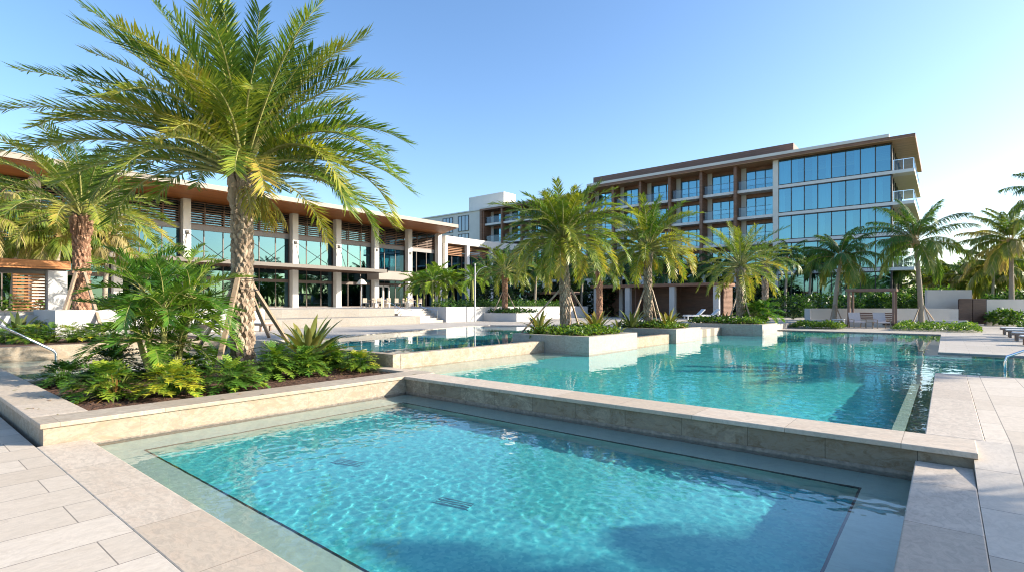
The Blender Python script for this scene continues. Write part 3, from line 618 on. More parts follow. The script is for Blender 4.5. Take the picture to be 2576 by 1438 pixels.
# left background palms
coco_palm(tuple(at(128, 29, .6)), 4.4, .2, (-.3, .4), 'palm with pale crooked trunk behind the left cabana', nf=18, L=2.2, seed=.8, n=28, ll=.8, lw=.06, tint=.65, group='palms behind the left cabana')
coco_palm(tuple(at(30, 31, .6)), 4.6, .16, (.1, .2), 'green palm behind the left cabana at the left edge', nf=20, L=3.0, seed=1.8, n=30, tint=.5, group='palms behind the left cabana')
coco_palm(tuple(at(-60, 27, .6)), 5.2, .18, (.2, .2), 'golden palm just outside the left edge behind the cabana', nf=20, L=3.2, seed=2.8, n=30, tint=.7, group='palms behind the left cabana')
coco_palm(tuple(at(262, 31, .6)), 4.6, .15, (0, .2), 'thin golden palm seen between the two left date palms', nf=14, L=2.0, seed=.3, n=26, tint=.75, group='palms behind the left cabana')
shrub_palm(tuple(at(430, 24, .35)), 'golden clump palm behind the near green shrub palm', 4, 1.5, .4, .05, 20, 3.6, nf=7, spread=.7, tint=.75, elmin=-5)
# cluster of small palms before the pavilion's right end
for i, (px, d, h) in enumerate(((1066, 47, 3.2), (1088, 45, 3.6), (1104, 48, 4.0), (1122, 46, 3.8), (1140, 47, 3.3), (1048, 49, 3.0), (1188, 46, 3.9))):
    labs = ('small palm left of the middle of the clump by the pavilion', 'small palm leaning in the clump by the pavilion', 'tallest small palm of the clump by the pavilion', 'bright small palm of the clump by the pavilion', 'rightmost small palm of the clump by the pavilion', 'leftmost small palm of the clump by the pavilion', 'small palm behind the white lamp post')
    shrub_palm(tuple(at(px, d, 1.2)), labs[i], 1, 1.7, .5, .075, 26, h*.8, nf=18, spread=0, name='small_palm', tint=.7, group='small palms at the pavilion end', elmin=-20)
# dark tall palms in the shade of the hotel
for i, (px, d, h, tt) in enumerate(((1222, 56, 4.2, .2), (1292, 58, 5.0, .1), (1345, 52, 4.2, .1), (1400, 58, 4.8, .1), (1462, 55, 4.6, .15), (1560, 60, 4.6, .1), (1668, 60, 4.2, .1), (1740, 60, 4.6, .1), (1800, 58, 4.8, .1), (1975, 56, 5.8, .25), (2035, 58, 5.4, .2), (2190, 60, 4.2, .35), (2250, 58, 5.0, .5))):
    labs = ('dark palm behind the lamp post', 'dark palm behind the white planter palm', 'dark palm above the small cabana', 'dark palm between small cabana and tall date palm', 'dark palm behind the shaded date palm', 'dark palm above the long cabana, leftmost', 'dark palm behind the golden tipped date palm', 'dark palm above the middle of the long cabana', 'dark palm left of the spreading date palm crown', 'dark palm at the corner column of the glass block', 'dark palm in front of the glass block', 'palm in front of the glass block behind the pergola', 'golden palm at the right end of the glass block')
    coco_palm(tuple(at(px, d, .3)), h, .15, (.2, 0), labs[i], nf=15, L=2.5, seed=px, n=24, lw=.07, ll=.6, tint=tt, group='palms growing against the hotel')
# palms standing out of the frame on the right, whose shade falls on the deck and pools
for i, (x, y, h, l_) in enumerate(((9.8, 12.8, 4.3, 2.1), (13.2, 13.4, 5.6, 2.5), (13.0, 9.2, 5.4, 2.7), (12.6, 6.2, 4.8, 2.6), (12.5, 27.8, 6.2, 3.1), (17.5, 33.0, 6.4, 3.4), (16.5, 6.0, 6.6, 3.2), (9.0, 40, 6, 3.2))):
    coco_palm((x, y, -.05), h, .18, (.2, -.2), 'coconut palm %s on the sunny side of the right deck' % ('nearest the rail', 'tall one', 'leaning', 'low one', 'by the channel', 'by the lounger row', 'by the corner', 'at the far end')[i], nf=20, L=l_, seed=i*1.3, n=30, lw=.075, group='palms lining the right deck')

# ------------------------------------------------------------------ near planter plants
sp = gr(368, 940, -.08)
shrub_palm((-13.55, 4.2, -.08), 'bushy green clumping palm with yellow ringed stems in the near planter', 8, 1.25, .42, .03, 30, 1.75, nf=12, spread=.5, tint=.5, elmin=-5)
swords(tuple(at(775, 13.6, .1)), 'olive green sword leaved bromeliad right of the huge palm', 34, 1.45, .2, .45, elmin=22)
NP = [(225, 905, .55, .62, 60, .30, .18, 'dark lobed clump in the left corner of the near planter'), (262, 962, .50, .5, 54, .27, .6, 'bright green clump at the left front of the near planter'),
      (345, 895, .5, .6, 46, .26, .15, 'dark clump behind the yellow ringed stems'), (430, 958, .50, .52, 54, .25, .85, 'yellow and green clump in front of the clumping palm'),
      (478, 915, .45, .5, 44, .24, .3, 'olive clump between clumping palm and huge palm'), (585, 945, .55, .48, 56, .26, .5, 'green clump at the foot of the front stake'),
      (545, 905, .45, .5, 40, .24, .35, 'clump close behind the front stake'), (690, 920, .52, .62, 64, .24, .45, 'round fresh green clump right of the huge trunk'),
      (655, 885, .45, .5, 44, .24, .3, 'clump tucked behind the right side of the huge trunk'), (765, 915, .5, .55, 60, .24, .5, 'green clump below the bromeliad'),
      (845, 895, .55, .55, 60, .25, .5, 'green clump right of the bromeliad'), (905, 905, .45, .42, 46, .23, .7, 'yellowish clump nearest the right corner of the near planter'),
      (800, 875, .5, .5, 44, .25, .3, 'dark clump behind the bromeliad'), (160, 935, .4, .4, 36, .26, .2, 'dark low clump spilling over the left end of the near planter'), (940, 890, .4, .4, 34, .22, .5, 'small sprig clump at the far right of the near planter')]
for (px, py, rad, h, n, size, tint, lab) in NP:
    q = gr(px, py, .2); x = min(-10.35, max(-14.6, q.x)); y = min(7.85, max(2.5, q.y))
    leafy((x, y, -.07), lab, rad*1.12, h*1.0, int(n*2.7), size*1.05, tint, lobes=4)
swords(tuple(gr(290, 1000, -.05)), 'thin leaved yellow and red grassy tuft at the front left of the near planter', 46, .55, .035, .75, 'grassy_tuft', elmin=5, tv=.25, fold=.1)
swords(tuple(gr(470, 975, -.05)), 'thin leaved straw coloured tuft beside the yellow and green clump', 30, .45, .03, .8, 'grassy_tuft', elmin=5, tv=.2, fold=.1)
lt_ = MB()
for k in range(110):
    px = random.uniform(0, 1)
    if px < .86: x, y, z = random.uniform(-14.5, -10.1), random.uniform(2.2, 8.0), -.045
    elif px < .93: x, y, z = random.uniform(-9.95, -9.35), random.uniform(2, 8.2), .009
    else: x, y, z = random.uniform(-14, -9.6), random.uniform(1.5, 2.05), .009
    a = random.uniform(0, 2*PI); l = random.uniform(.02, .06); c, s_ = math.cos(a), math.sin(a); w_ = l*.3
    lt_.add([(x-c*l, y-s_*l, z), (x+s_*w_, y-c*w_, z+.008), (x+c*l, y+s_*l, z+.004), (x-s_*w_, y+c*w_, z+.01)], [(0, 1, 2, 3)], 0, random.uniform(.6, 1))
tag(lt_.build('leaf_litter', 'bromeliad leaf'), 'scattered dry leaves on the mulch and the near planter coping', 'leaf litter', kind='stuff')
# left planter
swords(tuple(at(45, 19.5, .35)), 'spiky dark sword leaved plant left in the planter behind the small left pool', 24, 1.2, .16, .4)
for px, d, s_, tint, lab in ((15, 18.0, .9, .5, 'leafy clump at the left edge of the left planter'), (75, 18.0, .9, .6, 'bright clump below the spiky plant in the left planter'), (130, 18.4, .9, .45, 'green clump in the middle of the left planter'), (180, 18.4, .9, .8, 'yellow clump before the orange brown trunk'), (230, 18.8, .9, .5, 'green clump right of the orange brown trunk'), (285, 19.2, .9, .4, 'clump at the right end of the left planter'), (100, 21, .9, .4, 'clump behind in the left planter')):
    q = at(px, d, .33); leafy((min(-21.6, q.x), q.y, .3), lab, .75, .5, 90, .25, tint, group='leafy clumps in the left planter', lobes=4)
# pool planters
cover(-12.0, -9.4, 15.3, 18.2, .5, .32, 2600, .13, 'glossy ground cover filling the nearest pool planter', .6)
cover(-11.9, -9.3, 22.3, 24.6, .5, .34, 1900, .14, 'glossy ground cover filling the second pool planter', .6)
cover(-11.7, -7.8, 30.3, 32.9, .5, .42, 2400, .16, 'leafy ground cover filling the farthest pool planter', .5)
swords((-11.75, 15.9, .5), 'bronze bromeliad left of the trunk in the nearest pool planter', 24, 1.05, .15, .6, group='bromeliads in the pool planters')
swords((-10.3, 17.6, .5), 'large bronze bromeliad right of the trunk in the nearest pool planter', 34, 1.15, .16, .65, group='bromeliads in the pool planters')
q = at(1590, 24.3); swords((q.x, q.y, .5), 'dark bromeliad left of the trunk in the second pool planter', 24, 1.15, .16, .4, group='bromeliads in the pool planters')
q = at(1682, 24.6); swords((q.x, q.y, .5), 'yellow green bromeliad right of the trunk in the second pool planter', 30, 1.1, .16, .6, group='bromeliads in the pool planters')
q = at(1555, 25.5); swords((q.x, q.y, .35), 'low bromeliad on the deck left of the second pool planter', 20, .7, .12, .5, group='bromeliads in the pool planters')
q = at(1822, 31.2); swords((q.x, q.y, .5), 'small red brown leafed plant left of the trunk in the farthest pool planter', 40, .75, .12, .85, name='croton')
shrub_palm((at(1910, 31).x, at(1910, 31).y, .5), 'dense feathery green bush palm in the farthest pool planter', 6, 1.0, .35, .05, 22, .8, nf=9, spread=.4, tint=.5, elmin=-10)
# white planter box plants
cover(pw.x-2.7, pw.x+1.9, pw.y-1.2, pw.y+1.7, .9, .4, 1500, .2, 'dark ground cover in the white planter box', .25)
# far side planting
a_ = at(1985, 37.2); b_ = at(2128, 37.2)
cover(-8.2, -5.2, 39.6, 42.2, 0, .5, 2600, .17, 'low sunlit hedge strip left of the pergola', .65)
cover(-2.6, 1.6, 39.9, 44.5, 0, .5, 2800, .18, 'low sunlit hedge strip right of the pergola', .6)
cover(3.6, 9, 46, 49, 0, .8, 1800, .2, 'low hedge beside the row of loungers near the gate', .5)
for px, d, r3, n, lab, tt in ((2345, 49, (1.6, 1.2, 1.7), 1700, 'leafy shrub over the garden wall right of the pergola', .45), (2262, 50, (1.6, 1.2, 1.6), 1700, 'leafy shrub over the garden wall behind the pergola post', .4), (2500, 47, (1.6, 1.3, 1.4), 1600, 'green shrub against the wall right of the gate', .4), (2300, 52, (2.6, 1.5, 1.9), 2600, 'dense glossy green shrub behind the tall coconut palm', .35), (2215, 53, (2.6, 1.2, 1.5), 2200, 'dense shrub behind the timber pergola', .4), (2372, 50, (1.3, 1.2, 1.9), 1500, 'dense rounded shrub left of the gate wall', .35), (2560, 44, (1.8, 1.6, 1.6), 1900, 'dark green shrub right of the gate', .3), (2530, 40, (1.2, 1, .6), 900, 'low shrub at the foot of the wall right of the gate', .5),
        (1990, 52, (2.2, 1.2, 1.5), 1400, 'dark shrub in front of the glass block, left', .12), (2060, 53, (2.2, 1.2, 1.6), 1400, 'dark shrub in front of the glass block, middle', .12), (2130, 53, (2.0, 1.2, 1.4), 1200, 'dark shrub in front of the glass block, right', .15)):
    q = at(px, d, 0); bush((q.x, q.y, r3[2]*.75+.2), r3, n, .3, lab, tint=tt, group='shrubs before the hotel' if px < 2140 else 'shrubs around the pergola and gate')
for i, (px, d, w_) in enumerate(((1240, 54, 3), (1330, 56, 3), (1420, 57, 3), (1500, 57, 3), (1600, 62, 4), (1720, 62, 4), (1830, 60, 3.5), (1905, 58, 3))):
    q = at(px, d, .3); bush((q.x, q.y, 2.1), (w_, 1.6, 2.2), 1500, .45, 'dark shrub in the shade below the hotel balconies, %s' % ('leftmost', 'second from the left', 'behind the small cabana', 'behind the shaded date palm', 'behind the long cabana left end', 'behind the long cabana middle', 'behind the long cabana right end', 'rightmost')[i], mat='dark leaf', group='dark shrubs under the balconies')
for px, s_ in ((1995, 'nearest the white pier'), (2032, 'second from the white pier'), (2075, 'just left of the slim coconut palm'), (2148, 'by the left pergola post'), (2235, 'inside the right pergola post'), (2262, 'just right of the pergola'), (2390, 'closest to the gate')):
    q = at(px, 41.5, .55); swords((q.x, q.y, .45), 'spiky dark plant along the low white wall, '+s_, 14, .7, .07, .3, name='spiky_plant', group='spiky plants along the low white wall')
# hedges by the pavilion terrace
cover(-29.8, -28.2, 26.5, 44, 1.3, .75, 4200, .2, 'clipped green hedge above the white retaining wall', .35)
cover(-36, -32.4, 6, 15.5, 1.0, 1.0, 3600, .24, 'green hedge on the terrace behind the left date palm', .45)
cover(-38, -34.5, -4, 6, .9, 1.1, 2600, .24, 'green hedge behind the left cabana', .5)

# ------------------------------------------------------------------ terraces and retaining walls
struct('terrace', MB().prism([(-48.9, -20), (-30.4, -20), (-30.4, 22.6), (-31.5, 22.6), (-31.5, 46), (-48.9, 46)], .2, 1.3), 'upper deck stone')
t = thing('cascade_wall', 'two tier stone basin wall stepping down from the pavilion terrace', 'wall', (-28, 18, .3))
q = MB(); q.box(-30.4, -28.6, 12.5, 22.4, .34, 1.34); q.build('upper_tier', 'cascade stone', t, bevel=.01)
q = MB(); q.box(-28.6, -26.6, 12.5, 22.9, .34, .84); q.build('lower_tier', 'cascade stone', t, bevel=.01)
tag(MB().box(-30.4, -26.2, 4.5, 12.5, .3, 1.38).build('retaining_wall', 'white render', bevel=.01), 'white rendered terrace wall seen behind the huge palm trunk', 'wall')
tag(MB().box(-30.4, -29.6, -12, 4.5, .3, 1.15).build('retaining_wall', 'white render', bevel=.01), 'low white wall behind the left cabana', 'wall')
t = thing('stairs', 'pale stone stairs between the terrace and the upper pool deck', 'stairs', (-30, 24.6, .34))
for i in range(6):
    MB().box(-31.5, -28.7+.36*(0-i)+.9, 22.9, 26.2, .34+(0 if i == 0 else .16*i), .34+.16*(i+1)).build('step', 'upper deck stone', t)
q = MB()
for yy in (23.6, 25.9):
    q.tube([(-31.6, yy, 1.3), (-31.6, yy, 2.15), (-29.6, yy, 1.35), (-28.2, yy, 1.2), (-28.2, yy, .4)], .025, 6)
q.build('handrail', 'steel', t)
wr = thing('retaining_wall', 'white rendered retaining wall below the clipped hedge with a dark square vent', 'wall', (-28, 31, .34))
MB().prism([(-31.5, 26.2), (-27.6, 26.2), (-27.9, 33), (-27.9, 46), (-31.5, 46)], .3, 1.42).build('wall_body', 'white render', wr, bevel=.01)
MB().box(-27.91, -27.86, 31.1, 31.7, .8, 1.25).build('vent', 'dark metal', wr)

# ------------------------------------------------------------------ pavilion
PV = thing('pavilion', 'long pavilion with white columns, timber soffit roof and tall glass bays', 'building', (-50, 20, 1.3))
Y0 = 12.3; SP = 4.83; KS = list(range(-4, 8))
MB().prism([(-72, Y0-4*SP-2), (-44.6, Y0-4*SP-2), (-44.6, 44.3), (-50, 46.9), (-72, 46.9)], 10.62, 11.0).build('roof', 'fascia grey', PV)
MB().prism([(-50.6, Y0-4*SP-1.9), (-44.75, Y0-4*SP-1.9), (-44.75, 44.2), (-50, 46.7), (-50.6, 46.7)], 10.56, 10.62).build('soffit', 'soffit timber', PV)
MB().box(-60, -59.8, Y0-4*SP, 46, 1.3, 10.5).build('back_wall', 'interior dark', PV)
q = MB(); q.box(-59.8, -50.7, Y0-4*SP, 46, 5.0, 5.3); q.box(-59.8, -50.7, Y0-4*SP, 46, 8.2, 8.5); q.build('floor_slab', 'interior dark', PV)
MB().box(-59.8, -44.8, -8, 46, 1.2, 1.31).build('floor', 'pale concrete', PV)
for k in KS:
    y = Y0+SP*k; ye = y+SP
    MB().box(-50.35, -49.7, y-.3, y+.3, 1.3, 10.56).build('column', 'column stone', PV, bevel=.015)
    if k == KS[-1]: break
    lv = thing_part = None
    fr = MB(); 
    for yy in (y+.32, y+SP*.33, y+SP*.66, ye-.42): fr.box(-50.5, -50.38, yy, yy+.1, 8.62, 10.5)
    fr.box(-50.5, -50.38, y+.3, ye-.3, 8.5, 8.62)
    L_ = fr.build('louver_panel', 'louver timber', PV)
    sl_ = MB(); z = 8.75
    while z < 10.45: sl_.box(-50.44, -50.36, y+.3, ye-.3, z, z+.085); z += .205
    sl_.build('slats', 'louver timber', L_)
    MB().box(-50.6, -50.4, y+.3, ye-.3, 8.05, 8.5).build('beam', 'grey beam', PV)
    f = MB()
    for yy in (y+.3, y+SP*.33-.03, y+SP*.66-.03, ye-.36): f.box(-50.56, -50.46, yy, yy+.07, 1.3, 8.05)
    f.box(-50.56, -50.44, y+.3, ye-.3, 3.75, 4.05); f.box(-50.56, -50.44, y+.3, ye-.3, 5.3, 5.5); f.box(-50.56, -50.46, y+.3, ye-.3, 1.3, 1.42)
    w_ = f.build('window', 'bronze frame', PV)
    MB().add([(-50.52, y+.3, 1.3), (-50.52, ye-.3, 1.3), (-50.52, ye-.3, 8.05), (-50.52, y+.3, 8.05), (-50.62, y+.3, 8.5), (-50.62, ye-.3, 8.5), (-50.62, ye-.3, 10.5), (-50.62, y+.3, 10.5)], [(0, 1, 2, 3), (4, 5, 6, 7)]).build('pane', 'pavilion glass', w_)
    MB().box(-49.7, -49.6, y-.12, y+.12, 7.55, 7.85).build('wall_lamp', 'dark metal', PV)
cn = MB(); cn.box(-50.3, -45.4, 9.5, 34.6, 5.12, 5.2); cn.box(-45.4, -45.3, 9.5, 34.6, 4.92, 5.24); cn.box(-50.3, -45.3, 34.5, 34.6, 4.92, 5.24)
cn.build('canopy', 'canopy brown', PV)
cs = MB(); y = 9.6
while y < 34.4: cs.box(-50.2, -45.45, y, y+.08, 4.98, 5.1); y += .28
cs.build('canopy_slats', 'louver timber', PV)
rd_ = MB()
for k in range(0, 6):
    y = Y0+SP*k
    for dy in (-1.6, 1.6):
        if 9.6 < y+dy < 34.6: rd_.tube([(-49.68, y, 7.7), (-46, y+dy, 5.22)], .03, 5)
rd_.build('tie_rods', 'dark metal', PV)
MB().box(-50.4, -48.2, 35.6, 40.9, 4.35, 5.25).build('entrance_canopy', 'fascia grey', PV, bevel=.01)
dr = MB()
for yy in (36.9, 37.75, 38.6): dr.box(-50.44, -50.36, yy, yy+.12, 1.3, 3.75)
dr.box(-50.44, -50.36, 36.9, 38.72, 3.62, 3.75); dr.build('door', 'column stone', PV)
# link building
LK = thing('link_building', 'low white link building with louvers between pavilion and hotel', 'building', (-50, 55, 1.3))
q = MB(); q.prism([(-49.6, 46.95), (-49.6, 58), (-46.5, 64), (-46.9, 64.3), (-50.6, 58.2), (-60, 58.2), (-60, 46.95)], 9.45, 10.4); q.build('roof', 'warm white', LK, bevel=.02)
for y in (46.95+.2, 51.2, 56.0):
    MB().box(-50.1, -49.65, y-.25, y+.25, .4, 9.44).build('column', 'column stone', LK)
q = MB(); z = 8.0
while z < 9.4: q.box(-50.3, -50.22, 47, 58, z, z+.1); z += .22
q.build('louvers', 'slat timber', LK)
MB().add([(-50.6, 47, .4), (-50.6, 62, .4), (-50.6, 62, 8), (-50.6, 47, 8)], [(0, 1, 2, 3)]).build('glazing', 'pavilion glass', LK)
q = MB()
for i in range(8): q.box(-50.6, -50.5, 47+1.9*i, 47.08+1.9*i, .4, 8)
q.box(-50.6, -50.5, 47, 62, 5, 5.2); q.build('window_frames', 'bronze frame', LK)
MB().box(-58, -57.8, 47, 62, .3, 9.4).build('back_wall', 'interior dark', LK)

# ------------------------------------------------------------------ hotel
HT = thing('hotel', 'five storey hotel with timber framed balconies and blue glass end block', 'building', (-30, 70, .3))
HY = 68.8; BW = 4.25; XC = -15.7
ZS = [18.6, 15.7, 12.4, 9.2, 5.5]; ZG = .3
for i, zt in enumerate(ZS[1:]):
    MB().box(-62.9, -2.5, HY-.12, HY+1.7, zt-.34, zt).build('balcony_slab', 'pale concrete', HT)
    MB().box(-4.6, -2.5, HY+1.7, HY+17.5, zt-.34, zt).build('balcony_slab', 'cream soffit', HT)
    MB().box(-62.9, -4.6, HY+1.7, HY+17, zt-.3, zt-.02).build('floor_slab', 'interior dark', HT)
# roofs
q = MB(); q.box(-41.3, -2.4, HY-1.0, HY+18, 18.78, 19.08); q.build('roof', 'hotel timber', HT)
MB().box(-41.3, -4.6, HY-1.06, HY+17, 19.08, 19.42).build('roof_edge', 'warm white', HT)
MB().box(-41.3, -2.42, HY-.98, HY+17.9, 18.72, 18.78).build('soffit', 'hotel soffit timber', HT)
MB().box(-41.3, -14.0, HY+.9, HY+15, 19.42, 20.75).build('roof_parapet', 'parapet timber', HT)
MB().box(-63.4, -41.3, HY-.6, HY+17, 17.95, 18.25).build('roof', 'hotel timber', HT)
MB().box(-63.4, -41.3, HY-.66, HY+17, 18.25, 18.5).build('roof_edge', 'warm white', HT)
# corner column
MB().box(XC-.3, XC+.3, HY-.2, HY+.5, ZG, 18.72).build('column', 'warm white', HT)
MB().box(-63.4, -62.9, HY-.6, HY+1.7, ZG, 17.95).build('end_wall', 'hotel timber', HT)
# glazed block
levels = list(zip(ZS, ZS[1:]+[ZG]))
for i, (zt, zb) in enumerate(levels):
    z1 = zt-(.34 if i else -.1); z0 = zb
    n = 8; x0 = XC+.3; x1 = -4.5; f = MB(); st = (x1-x0)/n
    for k in range(n+1): f.box(x0+st*k-.045, x0+st*k+.045, HY-.05, HY+.06, z0, z1)
    f.box(x0, x1, HY-.05, HY+.06, z0, z0+.1); f.box(x0, x1, HY-.05, HY+.06, z1-.14, z1)
    w_ = f.build('window_wall', 'dark metal', HT)
    MB().add([(x0, HY+.01, z0), (x1, HY+.01, z0), (x1, HY+.01, z1), (x0, HY+.01, z1)], [(0, 1, 2, 3)]).build('pane', 'hotel glass', w_)
    if i < 4:
        c = MB(); rr = random.Random(i)
        for k in range(n):
            for (a, b2) in ([(0, .45)] if rr.random() < .45 else [(.55, 1)] if rr.random() < .5 else [(0, 1)] if rr.random() < .5 else []):
                m_ = 10; vs = []
                for j in range(m_+1):
                    x = x0+st*(k+a+(b2-a)*j/m_); vs += [(x, HY+.35+.05*(-1)**j, z0), (x, HY+.35+.05*(-1)**j, z1)]
                c.add(vs, [(2*j, 2*j+2, 2*j+3, 2*j+1) for j in range(m_)])
        if c.v: c.build('curtain', 'curtain', w_)
    # glazed flank facing the sea
    f = MB(); 
    for k in range(7): f.box(-4.5, -4.38, HY+.1+k*2.6, HY+.26+k*2.6, z0, z1)
    f.box(-4.5, -4.38, HY-.05, HY+.8, z0, z1)
    s2 = f.build('side_window', 'bronze frame', HT)
    MB().add([(-4.44, HY, z0), (-4.44, HY+16, z0), (-4.44, HY+16, z1), (-4.44, HY, z1)], [(0, 1, 2, 3)]).build('pane', 'hotel glass', s2)
    if 0 <= i < 4:
        r_ = MB(); 
        r_.add([(-4.35, HY-.05, zb), (-2.6, HY-.05, zb), (-2.6, HY-.05, zb+1.05), (-4.35, HY-.05, zb+1.05)], [(0, 1, 2, 3)])
        r_.add([(-2.58, HY-.05, zb), (-2.58, HY+15, zb), (-2.58, HY+15, zb+1.05), (-2.58, HY-.05, zb+1.05)], [(0, 1, 2, 3)])
        r_ = r_.build('balcony_rail', 'rail glass', HT)
        h_ = MB(); h_.box(-4.35, -2.56, HY-.08, HY-.03, zb+1.05, zb+1.1); h_.box(-2.6, -2.55, HY-.08, HY+15, zb+1.05, zb+1.1)
        for xx in (-4.3, -3.45, -2.62): h_.box(xx, xx+.04, HY-.08, HY-.04, zb, zb+1.05)
        h_.build('handrail', 'steel', r_)
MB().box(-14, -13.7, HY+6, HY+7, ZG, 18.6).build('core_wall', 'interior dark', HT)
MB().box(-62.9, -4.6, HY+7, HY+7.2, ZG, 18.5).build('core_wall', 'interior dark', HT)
# balcony bays
for k in range(11):
    xr = XC-.3-BW*k; xl = XC-.3-BW*(k+1)
    if k < 10 or True:
        top = 18.72 if k < 6 else 17.95
        MB().box(xl-.18, xl+.18, HY-.5 if k < 6 else HY-.4, HY+1.68, 5.5 if k < 10 else ZG, top).build('divider_wall', 'hotel timber', HT)
    for i, (zt, zb) in enumerate(levels[:4]+[levels[4]]):
        z1 = (top if i == 0 else zt-.34); z0 = zb
        if i == 4:
            f = MB()
            for j in range(4): f.box(xl+.2+j*1.25, xl+.28+j*1.25, HY+1.6, HY+1.7, z0, z1)
            w_ = f.build('window', 'dark metal', HT)
            MB().add([(xl, HY+1.66, z0), (xr, HY+1.66, z0), (xr, HY+1.66, z1), (xl, HY+1.66, z1)], [(0, 1, 2, 3)]).build('pane', 'pavilion glass', w_)
            MB().box(xl-.3, xl+.3, HY-.05, HY+.5, ZG, 5.15).build('column', 'warm white', HT)
            continue
        MB().box(xl+.18, xl+.78, HY+1.5, HY+1.72, z0, z1).build('wall_panel', 'warm white', HT)
        wx0 = xl+.78; wx1 = xr-.18; f = MB(); zz = z1-.45
        MB().box(wx0, wx1, HY+1.5, HY+1.72, zz, z1).build('lintel', 'hotel timber', HT)
        for j in range(4):
            x = wx0+(wx1-wx0)*j/3; f.box(x-.04, x+.04, HY+1.52, HY+1.64, z0, zz)
        f.box(wx0, wx1, HY+1.52, HY+1.64, zz-.1, zz); f.box(wx0, wx1, HY+1.52, HY+1.64, z0, z0+.08)
        w_ = f.build('window', 'dark metal', HT)
        MB().add([(wx0, HY+1.6, z0), (wx1, HY+1.6, z0), (wx1, HY+1.6, zz), (wx0, HY+1.6, zz)], [(0, 1, 2, 3)]).build('pane', 'hotel glass', w_)
        rr = random.Random(k*7+i)
        if rr.random() < .7:
            c = MB(); a = wx0 if rr.random() < .5 else wx0+(wx1-wx0)*.6; vs = []
            for j in range(11):
                x = a+(wx1-wx0)*.4*j/10; vs += [(x, HY+1.85+.04*(-1)**j, z0), (x, HY+1.85+.04*(-1)**j, zz)]
            c.add(vs, [(2*j, 2*j+2, 2*j+3, 2*j+1) for j in range(10)]); c.build('curtain', 'curtain', w_)
        rl = MB().add([(xl+.18, HY-.02, z0+.06), (xr-.18, HY-.02, z0+.06), (xr-.18, HY-.02, z0+1.1), (xl+.18, HY-.02, z0+1.1)], [(0, 1, 2, 3)]).build('balcony_rail', 'rail glass', HT)
        h_ = MB(); h_.box(xl+.18, xr-.18, HY-.04, HY, z0+1.1, z0+1.14); h_.build('handrail', 'dark metal', rl)
# plain white wing
q = MB(); q.box(-80, -63.42, HY+.2, HY+14, .3, 18.25); q.build('wing_wall', 'warm white', HT)
MB().box(-80.3, -63.42, HY, HY+14, 18.25, 18.45).build('wing_roof_edge', 'pale concrete', HT)
MB().box(-71.8, -62.9, 74.2, 77.6, 18.3, 22.3).build('roof_block', 'warm white', HT)
for zc in (14.9, 11.6, 8.3):
    for xa in (-73.6, -69.5):
        f = MB(); xb = xa+2.7; f.box(xa, xb, HY+.1, HY+.19, zc+2.75, zc+2.85); f.box(xa, xb, HY+.1, HY+.19, zc, zc+.1)
        for j in range(4): f.box(xa+(2.62)*j/3, xa+(2.62)*j/3+.08, HY+.1, HY+.19, zc+.1, zc+2.75)
        w_ = f.build('window', 'dark metal', HT)
        MB().box(xa, xb, HY+.16, HY+.195, zc, zc+2.85).build('pane', 'wing pane', w_)

# ------------------------------------------------------------------ cabanas
def cabana(t, x0, x1, y0, y1, z0, z1, posts, roof, postmat='white render', rt=.26, slat='dark slat timber', backposts=True, pw_=.5):
    MB().box(x0-.15, x1+.15, y0-.15, y1+.15, z1-rt, z1).build('roof', roof, t, bevel=.01)
    for px_ in posts:
        MB().box(px_-pw_/2, px_+pw_/2, y0, y0+pw_, z0, z1-rt).build('post', postmat, t, bevel=.01)
    q = MB(); z = z0+.05
    while z < z1-rt-.05: q.box(x0+.1, x1-.1, y1-.12, y1-.06, z, z+.085); z += .11
    q.build('back_screen', slat, t)
    MB().box(x0+.1, x1-.1, y1-.05, y1, z0, z1-rt).build('back_wall', 'interior dark', t)
    for xa in (x0, x1-.06):
        q = MB(); z = z0+.05
        while z < z1-rt-.05: q.box(xa, xa+.06, y0+pw_, y1-.13, z, z+.085); z += .11
        q.build('side_screen', slat, t)
LC = at(1812, 45.8); 
t = thing('cabana_row', 'long timber roofed cabana row with white posts beyond the pool', 'cabana', (-21, 47, .34))
cabana(t, -27.9, -15.0, 46.9, 50.0, .34, 3.5, (-27.5, -24.0, -19.5, -15.5), 'hotel timber')
MB().box(-26.0, -25.6, 49, 49.4, .34, 3.2).build('post', 'white render', t)
for x in (-23.4, -19.9): 
    q = MB(); z = .4
    while z < 3.2: q.box(x, x+.06, 47.4, 49.8, z, z+.085); z += .11
    q.build('divider_screen', 'dark slat timber', t)
t = thing('cabana', 'small cabana with grey posts left of the tall date palm', 'cabana', (-29, 43, .34))
a_ = at(1345, 50); b_ = at(1488, 50)
cabana(t, -34.5, -29.4, 44.0, 46.5, .34, 2.9, (-34.2, -29.7), 'pergola timber')
t = thing('cabana', 'bright timber fronted cabana with white post at the left edge', 'cabana', (-34, 3, .35))
q = MB(); q.box(-36.5, -31.9, -6, 6.05, 3.22, 3.62); q.build('roof', 'bright timber', t, bevel=.01)
MB().box(-36.4, -32.1, -5.9, 5.9, 3.16, 3.22).build('ceiling', 'interior dark', t)
MB().box(-32.75, -32.05, 5.25, 5.95, .3, 3.16).build('post', 'white render', t, bevel=.01)
MB().box(-36.4, -35.9, 5.25, 5.75, .3, 3.16).build('post', 'white render', t, bevel=.01)
q = MB(); z = 1.0
while z < 3.1: q.beam((-32.45, 4.1, z), (-32.45, 5.2, z), .1, .08); z += .14
q.build('side_screen', 'slat timber', t)
q = MB(); q.box(-32.7, -32.2, 4.0, 5.24, .3, .95); q.build('bench_wall', 'white render', t)

